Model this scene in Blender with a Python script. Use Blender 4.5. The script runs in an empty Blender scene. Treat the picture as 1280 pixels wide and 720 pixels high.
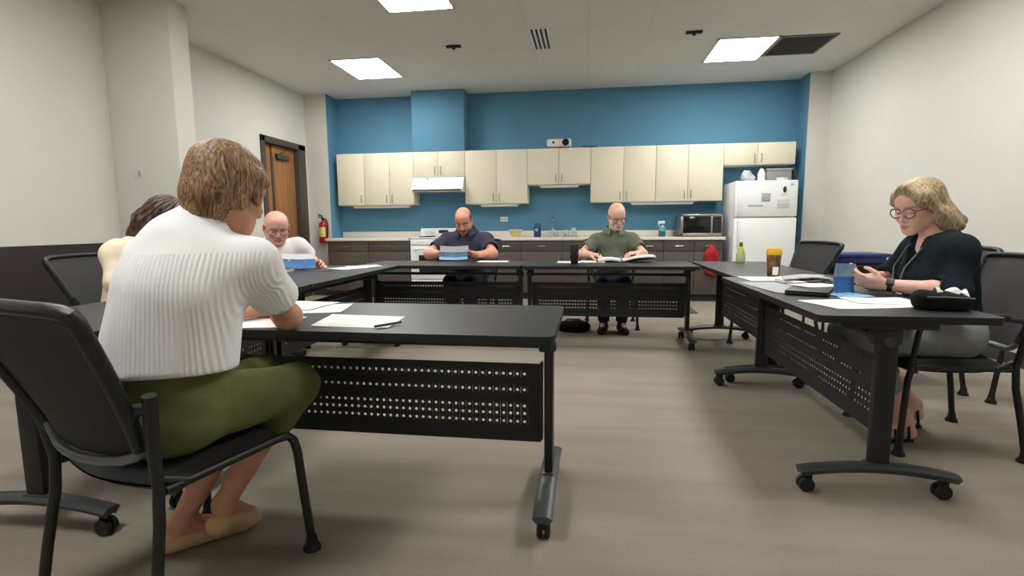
import bpy, bmesh, math, random
import numpy as np
from mathutils import Vector as V, Matrix, Quaternion
random.seed(7)
PI = math.pi
scn = bpy.context.scene
COL = scn.collection
RZ = 3.13            # ceiling height

# ------------------------------------------------------------------ materials
def lin(c):
    out = []
    for v in c:
        v = v/255.0
        out.append(v/12.92 if v <= 0.04045 else ((v+0.055)/1.055)**2.4)
    return (out[0], out[1], out[2], 1.0)

def mat(name, rgb, rough=0.6, metal=0.0, vary=0.06, scale=8.0, bump=0.0, bscale=60.0, stretch=None,
        spec=0.5, trans=0.0, alpha=1.0, emit=None, estr=0.0, rgb2=None, sheen=0.0, sss=0.0):
    m = bpy.data.materials.new(name); m.use_nodes = True
    nt = m.node_tree; nd = nt.nodes; ln = nt.links
    b = nd['Principled BSDF']
    tc = nd.new('ShaderNodeTexCoord')
    src = tc.outputs['Object']
    if stretch:
        mp = nd.new('ShaderNodeMapping'); mp.inputs['Scale'].default_value = stretch
        ln.new(src, mp.inputs['Vector']); src = mp.outputs['Vector']
    n = nd.new('ShaderNodeTexNoise'); n.inputs['Scale'].default_value = scale; n.inputs['Detail'].default_value = 4
    ln.new(src, n.inputs['Vector'])
    r = nd.new('ShaderNodeValToRGB')
    c = lin(rgb)
    if rgb2: c2 = lin(rgb2)
    else: c2 = tuple(min(1, v*(1+vary)) for v in c[:3])+(1,)
    c1 = c if rgb2 else tuple(v*(1-vary) for v in c[:3])+(1,)
    r.color_ramp.elements[0].color = c1; r.color_ramp.elements[0].position = .35
    r.color_ramp.elements[1].color = c2; r.color_ramp.elements[1].position = .65
    ln.new(n.outputs['Fac'], r.inputs['Fac']); ln.new(r.outputs['Color'], b.inputs['Base Color'])
    b.inputs['Roughness'].default_value = rough; b.inputs['Metallic'].default_value = metal
    b.inputs['Specular IOR Level'].default_value = spec
    b.inputs['Transmission Weight'].default_value = trans
    b.inputs['Alpha'].default_value = alpha
    if sheen: b.inputs['Sheen Weight'].default_value = sheen
    if sss:
        b.inputs['Subsurface Weight'].default_value = sss
        b.inputs['Subsurface Radius'].default_value = (.012, .005, .003)
    if emit:
        b.inputs['Emission Color'].default_value = lin(emit); b.inputs['Emission Strength'].default_value = estr
    if bump:
        n2 = nd.new('ShaderNodeTexNoise'); n2.inputs['Scale'].default_value = bscale; n2.inputs['Detail'].default_value = 3
        ln.new(src, n2.inputs['Vector'])
        bp = nd.new('ShaderNodeBump'); bp.inputs['Strength'].default_value = bump; bp.inputs['Distance'].default_value = .01
        ln.new(n2.outputs['Fac'], bp.inputs['Height']); ln.new(bp.outputs['Normal'], b.inputs['Normal'])
    return m

M = {}
M['wall'] = mat('wall_paint', (212, 211, 204), .85, vary=.015, scale=2, bump=.05, bscale=200)
M['blue'] = mat('blue_paint', (88, 140, 170), .8, vary=.02, scale=2, bump=.05, bscale=200)
M['wains'] = mat('dark_wainscot', (40, 33, 34), .6, vary=.08, scale=5)
M['rubber'] = mat('dark_baseboard', (58, 52, 48), .6)
M['frame'] = mat('bronze_door_frame', (70, 64, 58), .5)
M['wood'] = mat('oak_door', (160, 112, 66), .5, rgb2=(138, 92, 50), scale=3, stretch=(6, 6, .5))
M['cab'] = mat('cream_laminate', (226, 219, 197), .5, vary=.02, scale=3)
M['base'] = mat('taupe_laminate', (88, 79, 74), .5, rgb2=(80, 71, 66), scale=4, stretch=(1, 1, 10))
M['counter'] = mat('pale_worktop', (228, 222, 211), .4, vary=.05, scale=90)
M['white'] = mat('white_enamel', (236, 238, 238), .3, vary=.01)
M['whitep'] = mat('white_plastic', (228, 228, 224), .45, vary=.01)
M['black'] = mat('black_plastic', (24, 24, 26), .5, vary=.08)
M['bmetal'] = mat('black_metal', (27, 27, 29), .42, vary=.05, bump=.05, bscale=400)
M['bpanel'] = mat('black_sheet_metal', (22, 22, 24), .5, vary=.05)
M['top'] = mat('charcoal_laminate', (38, 37, 38), .36, vary=.08, scale=160)
M['edge'] = mat('black_edge_band', (20, 20, 21), .5)
M['gmetal'] = mat('grey_metal', (120, 124, 126), .38, vary=.04, metal=.3)
M['chrome'] = mat('brushed_steel', (190, 190, 188), .28, metal=1.0, vary=.04)
M['seatf'] = mat('black_seat_fabric', (26, 26, 28), .9, vary=.15, scale=120, bump=.3, bscale=500)
M['glass'] = mat('dark_glass', (20, 22, 24), .12)
M['paper'] = mat('white_paper', (238, 238, 236), .8, vary=.012)
M['greyp'] = mat('grey_paper', (168, 170, 172), .8, vary=.06, scale=40)
M['bluep'] = mat('blue_card', (58, 112, 172), .55, vary=.15, scale=14)
M['lbluep'] = mat('pale_blue_card', (128, 176, 212), .55, vary=.12, scale=14)
M['photo'] = mat('grey_blue_print', (150, 166, 180), .6, rgb2=(104, 138, 168), scale=16)
M['dkblue'] = mat('dark_blue_print', (38, 60, 88), .5, rgb2=(66, 104, 142), scale=14)
M['yellow'] = mat('yellow_plastic', (236, 186, 40), .45)
M['red'] = mat('red_paint', (160, 24, 26), .4)
M['redc'] = mat('red_cloth', (168, 26, 30), .85, vary=.15, scale=20, bump=.3, bscale=60)
M['navyp'] = mat('navy_plastic', (36, 46, 112), .42, vary=.1)
M['clear'] = mat('clear_plastic', (228, 234, 234), .15, trans=.3, vary=.01)
M['tealb'] = mat('teal_liquid', (44, 118, 128), .2, trans=.3)
M['blueb'] = mat('blue_wrap', (34, 52, 112), .4)
M['mat'] = mat('grey_floor_mat', (84, 82, 80), .95, vary=.1, scale=200)
M['diff'] = mat('lit_diffuser', (255, 255, 252), .6, emit=(255, 253, 248), estr=30.0)
M['grille'] = mat('grey_grille', (118, 116, 110), .7)
M['slot'] = mat('dark_slot', (44, 43, 40), .8)
M['tissue'] = mat('white_tissue', (240, 240, 240), .9, bump=.4, bscale=40)
M['footm'] = mat('dark_grey_metal', (62, 64, 66), .4, vary=.05)
M['rubberf'] = mat('dark_rubber', (30, 27, 26), .75)

def carpet():
    m = bpy.data.materials.new('taupe_carpet'); m.use_nodes = True
    nt = m.node_tree; nd = nt.nodes; ln = nt.links; b = nd['Principled BSDF']
    tc = nd.new('ShaderNodeTexCoord')
    n1 = nd.new('ShaderNodeTexNoise'); n1.inputs['Scale'].default_value = 220; n1.inputs['Detail'].default_value = 3
    n2 = nd.new('ShaderNodeTexNoise'); n2.inputs['Scale'].default_value = 1.3; n2.inputs['Detail'].default_value = 4
    mp = nd.new('ShaderNodeMapping'); mp.inputs['Scale'].default_value = (.35, 5.0, 1)
    n3 = nd.new('ShaderNodeTexNoise'); n3.inputs['Scale'].default_value = 1.5; n3.inputs['Detail'].default_value = 2
    ln.new(tc.outputs['Object'], mp.inputs['Vector']); ln.new(mp.outputs['Vector'], n3.inputs['Vector'])
    for n in (n1, n2): ln.new(tc.outputs['Object'], n.inputs['Vector'])
    a = nd.new('ShaderNodeMath'); a.operation = 'MULTIPLY_ADD'; a.inputs[1].default_value = .5
    ln.new(n1.outputs['Fac'], a.inputs[0]); 
    a2 = nd.new('ShaderNodeMath'); a2.operation = 'MULTIPLY_ADD'; a2.inputs[1].default_value = .25
    ln.new(n2.outputs['Fac'], a2.inputs[0])
    s3 = nd.new('ShaderNodeMath'); s3.operation = 'MULTIPLY'; s3.inputs[1].default_value = .25
    ln.new(n3.outputs['Fac'], s3.inputs[0]); ln.new(s3.outputs[0], a2.inputs[2]); ln.new(a2.outputs[0], a.inputs[2])
    r = nd.new('ShaderNodeValToRGB')
    r.color_ramp.elements[0].position = .36; r.color_ramp.elements[0].color = lin((134, 126, 115))
    r.color_ramp.elements[1].position = .64; r.color_ramp.elements[1].color = lin((163, 154, 142))
    ln.new(a.outputs[0], r.inputs['Fac']); ln.new(r.outputs['Color'], b.inputs['Base Color'])
    b.inputs['Roughness'].default_value = .95; b.inputs['Specular IOR Level'].default_value = .15
    bp = nd.new('ShaderNodeBump'); bp.inputs['Strength'].default_value = .5; bp.inputs['Distance'].default_value = .006
    ln.new(n1.outputs['Fac'], bp.inputs['Height']); ln.new(bp.outputs['Normal'], b.inputs['Normal'])
    return m
M['carpet'] = carpet()

def ceiling_tiles():
    m = bpy.data.materials.new('ceiling_tile'); m.use_nodes = True
    nt = m.node_tree; nd = nt.nodes; ln = nt.links; b = nd['Principled BSDF']
    tc = nd.new('ShaderNodeTexCoord')
    br = nd.new('ShaderNodeTexBrick'); br.offset = 0; br.squash = 1
    br.inputs['Scale'].default_value = 1.0; br.inputs['Brick Width'].default_value = .635; br.inputs['Row Height'].default_value = .635
    br.inputs['Mortar Size'].default_value = .008; br.inputs['Mortar Smooth'].default_value = .4
    br.inputs['Color1'].default_value = lin((222, 221, 216)); br.inputs['Color2'].default_value = lin((219, 218, 213))
    br.inputs['Mortar'].default_value = lin((215, 213, 207))
    ln.new(tc.outputs['Object'], br.inputs['Vector']); ln.new(br.outputs['Color'], b.inputs['Base Color'])
    n = nd.new('ShaderNodeTexNoise'); n.inputs['Scale'].default_value = 90
    ln.new(tc.outputs['Object'], n.inputs['Vector'])
    bp = nd.new('ShaderNodeBump'); bp.inputs['Strength'].default_value = .15; bp.inputs['Distance'].default_value = .005
    ln.new(n.outputs['Fac'], bp.inputs['Height']); ln.new(bp.outputs['Normal'], b.inputs['Normal'])
    b.inputs['Roughness'].default_value = .95
    return m
M['ceil'] = ceiling_tiles()

def mesh_fabric():
    m = bpy.data.materials.new('chair_mesh_fabric'); m.use_nodes = True
    nt = m.node_tree; nd = nt.nodes; ln = nt.links; b = nd['Principled BSDF']
    b.inputs['Base Color'].default_value = lin((44, 44, 47)); b.inputs['Roughness'].default_value = .7
    tr = nd.new('ShaderNodeBsdfTransparent'); mx = nd.new('ShaderNodeMixShader')
    mx.inputs['Fac'].default_value = .88
    ln.new(tr.outputs[0], mx.inputs[1]); ln.new(b.outputs[0], mx.inputs[2])
    ln.new(mx.outputs[0], nd['Material Output'].inputs['Surface'])
    return m
M['mesh'] = mesh_fabric()

def hair_mat(name, c1, c2, scale=(60, 60, 5), c3=None):
    m = bpy.data.materials.new(name); m.use_nodes = True
    nt = m.node_tree; nd = nt.nodes; ln = nt.links; b = nd['Principled BSDF']
    tc = nd.new('ShaderNodeTexCoord'); mp = nd.new('ShaderNodeMapping'); mp.inputs['Scale'].default_value = scale
    n0 = nd.new('ShaderNodeTexNoise'); n0.inputs['Scale'].default_value = 5
    ln.new(tc.outputs['Object'], n0.inputs['Vector'])
    mx = nd.new('ShaderNodeMix'); mx.data_type = 'VECTOR'; mx.inputs['Factor'].default_value = .12
    ln.new(tc.outputs['Object'], mx.inputs[4]); ln.new(n0.outputs['Color'], mx.inputs[5])
    ln.new(mx.outputs[1], mp.inputs['Vector'])
    n = nd.new('ShaderNodeTexNoise'); n.inputs['Scale'].default_value = 2.2; n.inputs['Detail'].default_value = 5
    ln.new(mp.outputs['Vector'], n.inputs['Vector'])
    r = nd.new('ShaderNodeValToRGB'); r.color_ramp.elements[0].position = .36; r.color_ramp.elements[1].position = .66
    r.color_ramp.elements[0].color = lin(c1); r.color_ramp.elements[1].color = lin(c2)
    if c3:
        e = r.color_ramp.elements.new(.8); e.color = lin(c3)
    ln.new(n.outputs['Fac'], r.inputs['Fac']); ln.new(r.outputs['Color'], b.inputs['Base Color'])
    bp = nd.new('ShaderNodeBump'); bp.inputs['Strength'].default_value = .45; bp.inputs['Distance'].default_value = .005
    ln.new(n.outputs['Fac'], bp.inputs['Height']); ln.new(bp.outputs['Normal'], b.inputs['Normal'])
    b.inputs['Roughness'].default_value = .5
    return m

def crinkle_shirt(zy):
    # white blouse: fine vertical crinkle pleats woven into the cloth below the yoke
    m = bpy.data.materials.new('white_crinkle_cotton'); m.use_nodes = True
    nt = m.node_tree; nd = nt.nodes; ln = nt.links; b = nd['Principled BSDF']
    tc = nd.new('ShaderNodeTexCoord')
    w = nd.new('ShaderNodeTexWave'); w.wave_type = 'BANDS'; w.bands_direction = 'X'
    w.inputs['Scale'].default_value = 30; w.inputs['Distortion'].default_value = 2.6; w.inputs['Detail'].default_value = 2
    mp = nd.new('ShaderNodeMapping'); mp.inputs['Scale'].default_value = (1, .6, .12); mp.inputs['Rotation'].default_value = (0, 0, -.3)
    ln.new(tc.outputs['Object'], mp.inputs['Vector']); ln.new(mp.outputs['Vector'], w.inputs['Vector'])
    sx = nd.new('ShaderNodeSeparateXYZ'); ln.new(tc.outputs['Object'], sx.inputs[0])
    lt = nd.new('ShaderNodeMath'); lt.operation = 'LESS_THAN'; lt.inputs[1].default_value = zy
    ln.new(sx.outputs['Z'], lt.inputs[0])
    mu = nd.new('ShaderNodeMath'); mu.operation = 'MULTIPLY'; ln.new(w.outputs['Fac'], mu.inputs[0]); ln.new(lt.outputs[0], mu.inputs[1])
    bp = nd.new('ShaderNodeBump'); bp.inputs['Strength'].default_value = .5; bp.inputs['Distance'].default_value = .004
    ln.new(mu.outputs[0], bp.inputs['Height']); ln.new(bp.outputs['Normal'], b.inputs['Normal'])
    b.inputs['Base Color'].default_value = lin((244, 245, 245)); b.inputs['Roughness'].default_value = .9
    return m

def cloth(name, rgb, vary=.08, bump=.35, bscale=22, rough=.9):
    return mat(name, rgb, rough, vary=vary, scale=12, bump=bump, bscale=bscale, spec=.2)

# ------------------------------------------------------------------ mesh builder
class MB:
    def __init__(s): s.bm = bmesh.new(); s.mi = 0
    def _new(s, n0):
        s.bm.faces.ensure_lookup_table()
        for f in s.bm.faces[n0:]: f.material_index = s.mi; f.smooth = True
    def mx(s, mtx, verts):
        for v in verts: v.co = mtx @ v.co
    def box(s, c, d, bev=.003, rot=None, seg=2):
        n0 = len(s.bm.faces); tb = bmesh.new()
        bmesh.ops.create_cube(tb, size=1)
        for v in tb.verts: v.co = V((v.co.x*d[0], v.co.y*d[1], v.co.z*d[2]))
        bev = min(bev, .45*min(d))
        if bev > 0: bmesh.ops.bevel(tb, geom=tb.edges[:], offset=bev, segments=seg, affect='EDGES', profile=.5)
        mt = Matrix.Translation(V(c)) @ (rot.to_4x4() if rot else Matrix())
        for v in tb.verts: v.co = mt @ v.co
        s._merge(tb); s._new(n0)
        return s
    def bb(s, x0, x1, y0, y1, z0, z1, bev=.003):
        return s.box(((x0+x1)/2, (y0+y1)/2, (z0+z1)/2), (abs(x1-x0), abs(y1-y0), abs(z1-z0)), bev)
    def _merge(s, tb):
        mp = {}
        for v in tb.verts: mp[v] = s.bm.verts.new(v.co)
        for f in tb.faces:
            try: s.bm.faces.new([mp[v] for v in f.verts])
            except ValueError: pass
        tb.free()
    def tube(s, pts, r, n=12, cap=True, flat=None):
        """round tube along pts; r number or list; flat=(su,sv) squashes the section"""
        n0 = len(s.bm.faces)
        P = [V(p) for p in pts]; m = len(P)
        R = r if isinstance(r, (list, tuple)) else [r]*m
        T = []
        for i in range(m):
            a = P[max(i-1, 0)]; b = P[min(i+1, m-1)]
            T.append((b-a).normalized())
        up = V((0, 0, 1)) if abs(T[0].z) < .9 else V((1, 0, 0))
        u = T[0].cross(up).normalized(); rings = []
        for i in range(m):
            if i: 
                q = T[i-1].rotation_difference(T[i]); u = q @ u
            u = (u - T[i]*u.dot(T[i])).normalized(); w = T[i].cross(u)
            su, sv = flat or (1, 1)
            rings.append([s.bm.verts.new(P[i] + (u*math.cos(2*PI*k/n)*su + w*math.sin(2*PI*k/n)*sv)*R[i]) for k in range(n)])
        for i in range(m-1):
            for k in range(n):
                s.bm.faces.new((rings[i][k], rings[i][(k+1) % n], rings[i+1][(k+1) % n], rings[i+1][k]))
        if cap:
            s.bm.faces.new(rings[0][::-1]); s.bm.faces.new(rings[-1])
        s._new(n0); return s
    def cyl(s, a, b, r, r2=None, n=20): return s.tube([a, b], [r, r if r2 is None else r2], n)
    def lathe(s, prof, c=(0, 0, 0), n=24, axis=None):
        n0 = len(s.bm.faces); rings = []
        q = V((0, 0, 1)).rotation_difference(V(axis)) if axis else Quaternion()
        for (r, z) in prof:
            rings.append([s.bm.verts.new(V(c) + q @ V((r*math.cos(2*PI*k/n), r*math.sin(2*PI*k/n), z))) for k in range(n)])
        for i in range(len(rings)-1):
            for k in range(n):
                s.bm.faces.new((rings[i][k], rings[i][(k+1) % n], rings[i+1][(k+1) % n], rings[i+1][k]))
        if prof[0][0] > 1e-4: s.bm.faces.new(rings[0][::-1])
        if prof[-1][0] > 1e-4: s.bm.faces.new(rings[-1])
        s._new(n0); return s
    def ell(s, c, r, rot=None, n=16):
        n0 = len(s.bm.faces); tb = bmesh.new()
        bmesh.ops.create_uvsphere(tb, u_segments=n, v_segments=max(6, n//2+2), radius=1)
        mt = Matrix.Translation(V(c)) @ (rot.to_4x4() if rot else Matrix()) @ Matrix.Diagonal((r[0], r[1], r[2], 1))
        for v in tb.verts: v.co = mt @ v.co
        s._merge(tb); s._new(n0); return s
    def grid(s, fn, nu, nv, thick=0):
        """surface fn(u,v)->(x,y,z), 0..1; thick>0 gives it a back face"""
        n0 = len(s.bm.faces)
        g = [[V(fn(i/nu, j/nv)) for j in range(nv+1)] for i in range(nu+1)]
        A = [[s.bm.verts.new(p) for p in row] for row in g]
        for i in range(nu):
            for j in range(nv): s.bm.faces.new((A[i][j], A[i+1][j], A[i+1][j+1], A[i][j+1]))
        if thick:
            def nrm(i, j):
                a = g[min(i+1, nu)][j]-g[max(i-1, 0)][j]; b = g[i][min(j+1, nv)]-g[i][max(j-1, 0)]
                c = a.cross(b); return c.normalized() if c.length else V((0, 0, 1))
            B = [[s.bm.verts.new(g[i][j]-nrm(i, j)*thick) for j in range(nv+1)] for i in range(nu+1)]
            for i in range(nu):
                for j in range(nv): s.bm.faces.new((B[i][j], B[i][j+1], B[i+1][j+1], B[i+1][j]))
            for i in range(nu):
                s.bm.faces.new((A[i][0], B[i][0], B[i+1][0], A[i+1][0])); s.bm.faces.new((A[i][nv], A[i+1][nv], B[i+1][nv], B[i][nv]))
            for j in range(nv):
                s.bm.faces.new((A[0][j], A[0][j+1], B[0][j+1], B[0][j])); s.bm.faces.new((A[nu][j], B[nu][j], B[nu][j+1], A[nu][j+1]))
        s._new(n0); return s
    def prism(s, poly, z0, z1, mtx=None, bev=0):
        n0 = len(s.bm.faces)
        m = mtx or Matrix()
        a = [s.bm.verts.new(m @ V((x, y, z0))) for x, y in poly]; b = [s.bm.verts.new(m @ V((x, y, z1))) for x, y in poly]
        s.bm.faces.new(a[::-1]); s.bm.faces.new(b)
        k = len(poly)
        for i in range(k): s.bm.faces.new((a[i], a[(i+1) % k], b[(i+1) % k], b[i]))
        s._new(n0); return s
    def build(s, name, m, parent=None, loc=None, rotz=0, sharp=40):
        bmesh.ops.recalc_face_normals(s.bm, faces=s.bm.faces[:])
        me = bpy.data.meshes.new(name); s.bm.to_mesh(me); s.bm.free()
        try: me.set_sharp_from_angle(angle=math.radians(sharp))
        except Exception: pass
        for mm in (m if isinstance(m, (list, tuple)) else [m]): me.materials.append(mm)
        o = bpy.data.objects.new(name, me); COL.objects.link(o)
        if parent: o.parent = parent
        if loc: o.location = loc
        o.rotation_euler.z = rotz
        return o

def tag(o, label, cat, group=None, kind=None):
    if label: o['label'] = label
    if cat: o['category'] = cat
    if group: o['group'] = group
    if kind: o['kind'] = kind
    return o
def thing(name, label, cat, loc=(0, 0, 0), rotz=0, group=None):
    o = bpy.data.objects.new(name, None); COL.objects.link(o); o.empty_display_size = .1
    o.location = loc; o.rotation_euler.z = rotz
    return tag(o, label, cat, group)
def struct(name, mb, m, parent=None):
    o = mb.build(name, m, parent)
    if not parent: o['kind'] = 'structure'
    return o
def dup(o, parent=None, loc=None, rotz=None, label=None):
    c = o.copy(); COL.objects.link(c)
    if parent: c.parent = parent
    if loc: c.location = loc
    if rotz is not None: c.rotation_euler.z = rotz
    if label: c['label'] = label
    for ch in list(o.children): dup(ch, c)
    return c
def rz(a): return Matrix.Rotation(a, 3, 'Z')
def rx(a): return Matrix.Rotation(a, 3, 'X')
def ry(a): return Matrix.Rotation(a, 3, 'Y')

# ------------------------------------------------------------------ camera (solved from the room's edges)
def add_camera():
    cam = bpy.data.cameras.new('camera'); co = bpy.data.objects.new('camera', cam); COL.objects.link(co)
    cam.sensor_fit = 'HORIZONTAL'; cam.sensor_width = 36; cam.lens = 655.15/1280*36
    p, y, r = math.radians(6.8485), math.radians(8.128), math.radians(-.4286)
    cp, sp, cy, sy, cr, sr = math.cos(p), math.sin(p), math.cos(y), math.sin(y), math.cos(r), math.sin(r)
    Ry = Matrix(((cy, sy, 0), (-sy, cy, 0), (0, 0, 1))); B = Matrix(((1, 0, 0), (0, 0, -1), (0, 1, 0)))
    Rp = Matrix(((1, 0, 0), (0, cp, -sp), (0, sp, cp))); Rr = Matrix(((cr, -sr, 0), (sr, cr, 0), (0, 0, 1)))
    W = Rr @ Rp @ B @ Ry                    # world -> camera (x right, y down, z ahead)
    X, Y, Z = V(W[0]), -V(W[1]), -V(W[2])
    m = Matrix((X, Y, Z)).transposed().to_4x4(); m.translation = V((0, 0, 1.1))
    co.matrix_world = m; cam.clip_start = .02
    scn.camera = co
add_camera()

# ------------------------------------------------------------------ the room
XL, XR, YB, YF = -4.38, 3.26, 8.27, -1.6
struct('floor', MB().bb(XL-.1, XR+.1, YF-.1, YB+.1, -.1, 0, 0), M['carpet'])
struct('ceiling', MB().bb(XL-.1, XR+.1, YF-.1, YB+.1, RZ, RZ+.1, 0), M['ceil'])
DY0, DY1, DZ = 6.76, 7.66, 2.29          # door opening in the left wall
w = MB()
w.bb(XL-.25, XL, YF, DY0, 0, RZ, 0); w.bb(XL-.25, XL, DY1, YB, 0, RZ, 0); w.bb(XL-.25, XL, DY0, DY1, DZ, RZ, 0)
struct('wall_left', w, M['wall'])
struct('wall_right', MB().bb(XR, XR+.12, YF, YB, 0, RZ, 0), M['wall'])
struct('wall_front', MB().bb(XL, XR, YF-.12, YF, 0, RZ, 0), M['wall'])
struct('wall_back', MB().bb(XL, XR, YB, YB+.12, 0, RZ, 0), M['blue'])
struct('wall_pillar', MB().bb(XL, -3.70, 4.43, 4.66, 0, RZ, .004), M['wall'])
SY = 7.90
# short return walls either side of the kitchen alcove: cream face, blue side
w = MB(); w.bb(XL, -4.02, SY, YB, 0, RZ, 0); w.mi = 1; w.bb(-4.02, -4.012, SY+.003, YB, 0, RZ, 0)
struct('wall_alcove_left', w, [M['wall'], M['blue']])
w = MB(); w.bb(2.985, XR, SY, YB, 0, RZ, 0); w.mi = 1; w.bb(2.977, 2.985, SY+.003, YB, 0, RZ, 0)
struct('wall_alcove_right', w, [M['wall'], M['blue']])
struct('wall_chase', MB().bb(-2.66, -1.845, 7.944, YB, 2.225, RZ, .004), M['blue'])
w = MB(); w.bb(XL, XL+.018, YF, 4.43, .10, .965, .003)
struct('trim_wainscot', w, M['wains'])
w = MB(); w.bb(XL, XL+.02, YF, 4.43, 0, .1, .002); w.bb(XL, XL+.012, 4.66, DY0-.06, 0, .1, .002)
struct('baseboard_left', w, M['rubber'])
struct('baseboard_right', MB().bb(XR-.012, XR, YF, SY, 0, .1, .002), M['rubber'])
struct('baseboard_back', MB().bb(XL, -4.02, SY-.012, SY, 0, .1, .002).bb(2.985, XR, SY-.012, SY, 0, .1, .002), M['rubber'])
struct('trim_pillar', MB().bb(XL+.02, -3.69, 4.418, 4.43, 0, .1, .002), M['rubber'])

# door in the left wall: dark frame, narrow fixed leaf + wide leaf, closer
def make_door():
    root = bpy.data.objects.new('door_1', None); COL.objects.link(root); root['kind'] = 'structure'
    x0 = XL
    f = MB()
    f.bb(x0-.16, x0+.025, DY0-.055, DY0+.03, 0, DZ+.05, .004); f.bb(x0-.16, x0+.025, DY1-.03, DY1+.17, 0, DZ+.05, .004)
    f.bb(x0-.16, x0+.025, DY0-.055, DY1+.17, DZ-.03, DZ+.055, .004)
    f.build('door_frame', M['frame'], root)
    s = MB(); s.bb(x0-.10, x0-.055, DY0+.032, DY0+.25, .01, DZ-.035, .003); s.build('fixed_leaf', M['wood'], root)
    s = MB(); s.bb(x0-.10, x0-.055, DY0+.30, DY1-.034, .01, DZ-.035, .003); d = s.build('door_leaf', M['wood'], root)
    MB().bb(x0-.105, x0-.04, DY0+.25, DY0+.30, .01, DZ-.2, .004).build('astragal', M['frame'], root)
    c = MB(); c.bb(x0-.054, x0+.0, DY0+.36, DY0+.66, DZ-.22, DZ-.15, .006); c.tube([(x0-.02, DY0+.42, DZ-.15), (x0+.02, DY0+.5, DZ-.1), (x0-.03, DY0+.62, DZ-.07)], .008)
    c.build('door_closer', M['frame'], d)
    h = MB(); h.lathe([(.028, 0), (.028, .012), (.012, .016), (.012, .05)], (x0-.055, DY0+.37, 1.0), axis=(1, 0, 0)); h.tube([(x0-.008, DY0+.37, 1.0), (x0-.004, DY0+.42, 1.0), (x0-.006, DY0+.49, 1.0)], .009)
    h.build('door_handle', M['chrome'], d)
make_door()

# ------------------------------------------------------------------ ceiling fixtures
def troffer(x0, x1, y0, y1, label):
    cx, cy = (x0+x1)/2, (y0+y1)/2; a, b = (x1-x0)/2, (y1-y0)/2
    t = thing('ceiling_light', label, 'ceiling light', (cx, cy, RZ), 0, 'lit ceiling panels')
    f = MB()
    for (u0, u1, v0, v1) in ((-a, a, -b, -b+.025), (-a, a, b-.025, b), (-a, -a+.025, -b, b), (a-.025, a, -b, b)):
        f.bb(u0, u1, v0, v1, -.012, 0, .002)
    f.build('frame', M['whitep'], t)
    MB().bb(-a+.026, a-.026, -b+.026, b-.026, -.007, -.001, .001).build('diffuser', M['diff'], t)
troffer(-3.16, -2.50, 6.33, 7.20, 'bright ceiling panel on the left, nearest the brown door')
troffer(1.42, 2.08, 6.34, 7.20, 'bright ceiling panel on the right beside the grey vent grille')
troffer(-1.90, -1.24, 4.21, 5.08, 'bright ceiling panel cut by the top edge of the photo')
NL = [(1.42, 2.08, 4.15, 4.98), (-3.16, -2.50, 2.1, 2.95), (1.42, 2.08, 2.1, 2.95), (-1.90, -1.24, .2, 1.05)]  # unseen panels continuing the grid; last one added to light the blonde woman's back
for i, q in enumerate(NL):
    troffer(*q, ['lit ceiling panel above the right tables, out of the photo', 'lit ceiling panel above the dark wainscot, out of the photo', 'lit ceiling panel above the woman in the dark blazer, out of the photo', 'unseen lit ceiling panel added above the near table to brighten the blonde woman'][i])
t = thing('vent_grille', 'large grey ceiling vent grille right of the bright light panel', 'vent', (2.385, 6.71, RZ))
f = MB()
for (u0, u1, v0, v1) in ((-.3, .3, -.34, -.31), (-.3, .3, .31, .34), (-.3, -.27, -.34, .34), (.27, .3, -.34, .34)): f.bb(u0, u1, v0, v1, -.012, 0, .002)
f.build('frame', M['grille'], t)
g = MB()
for i in range(26): g.box((0, -.3+i*.024, -.006), (.54, .016, .003), .0005, rx(.5))
g.bb(-.27, .27, -.31, .31, -.002, 0, 0)
g.build('grille', M['grille'], t)
t = thing('vent_diffuser', 'slotted ceiling diffuser with dark parallel slots, top centre', 'vent', (-.52, 6.03, RZ))
MB().bb(-.11, .11, -.33, .33, -.008, 0, .002).build('frame', M['whitep'], t)
s = MB()
for i in range(4): s.bb(-.085+i*.048, -.062+i*.048, -.31, .31, -.0095, -.004, .0005)
s.build('slot', M['slot'], t)
for (x, y, lb) in ((-1.52, 6.09, 'small dark fixture on the ceiling left of the slotted diffuser'), (1.11, 6.07, 'small dark fixture on the ceiling left of the right light panel')):
    t = thing('ceiling_sensor', lb, 'ceiling fixture', (x, y, RZ), 0, 'small dark ceiling fixtures')
    MB().box((0, 0, -.012), (.17, .05, .024), .008).build('housing', M['slot'], t)
    MB().lathe([(.02, 0), (.018, -.02), (.0, -.026)], (0, 0, -.022)).build('lens', M['black'], t)

# ------------------------------------------------------------------ kitchen
CF = 7.944; CT = 2.225
def pull(mb, x, z, y, L=.11, vert=True):
    d = (0, 0, L/2) if vert else (L/2, 0, 0)
    a = (x-d[0], y, z-d[2]); b = (x+d[0], y, z+d[2])
    mb.tube([a, (a[0], y-.028, a[2]), (b[0], y-.028, b[2]), b], .005, 8)
def wall_cab(x0, x1, z0, doors, label, name='wall_cabinet', hz=None, y0=CF, group='cream wall cabinets'):
    t = thing(name, label, 'cabinet', ((x0+x1)/2, YB-.003, z0), 0, group)
    cx, cy = (x0+x1)/2, YB-.003
    a = (x1-x0)/2-.001; h = CT-z0
    MB().bb(-a, a, y0+.021-cy, 0, 0, h, .002).build('body', M['cab'], t)
    e = [x0]+doors+[x1]
    for i in range(len(e)-1):
        d = MB().bb(e[i]-cx+.0025, e[i+1]-cx-.0025, y0-cy, y0-cy+.019, .003, h-.003, .003).build('door', M['cab'], t)
        p = MB(); side = hz[i]
        hx = (e[i+1]-cx-.045) if side > 0 else (e[i]-cx+.045)
        pull(p, hx, .095, y0-cy); p.build('handle', M['gmetal'], d)
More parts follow.
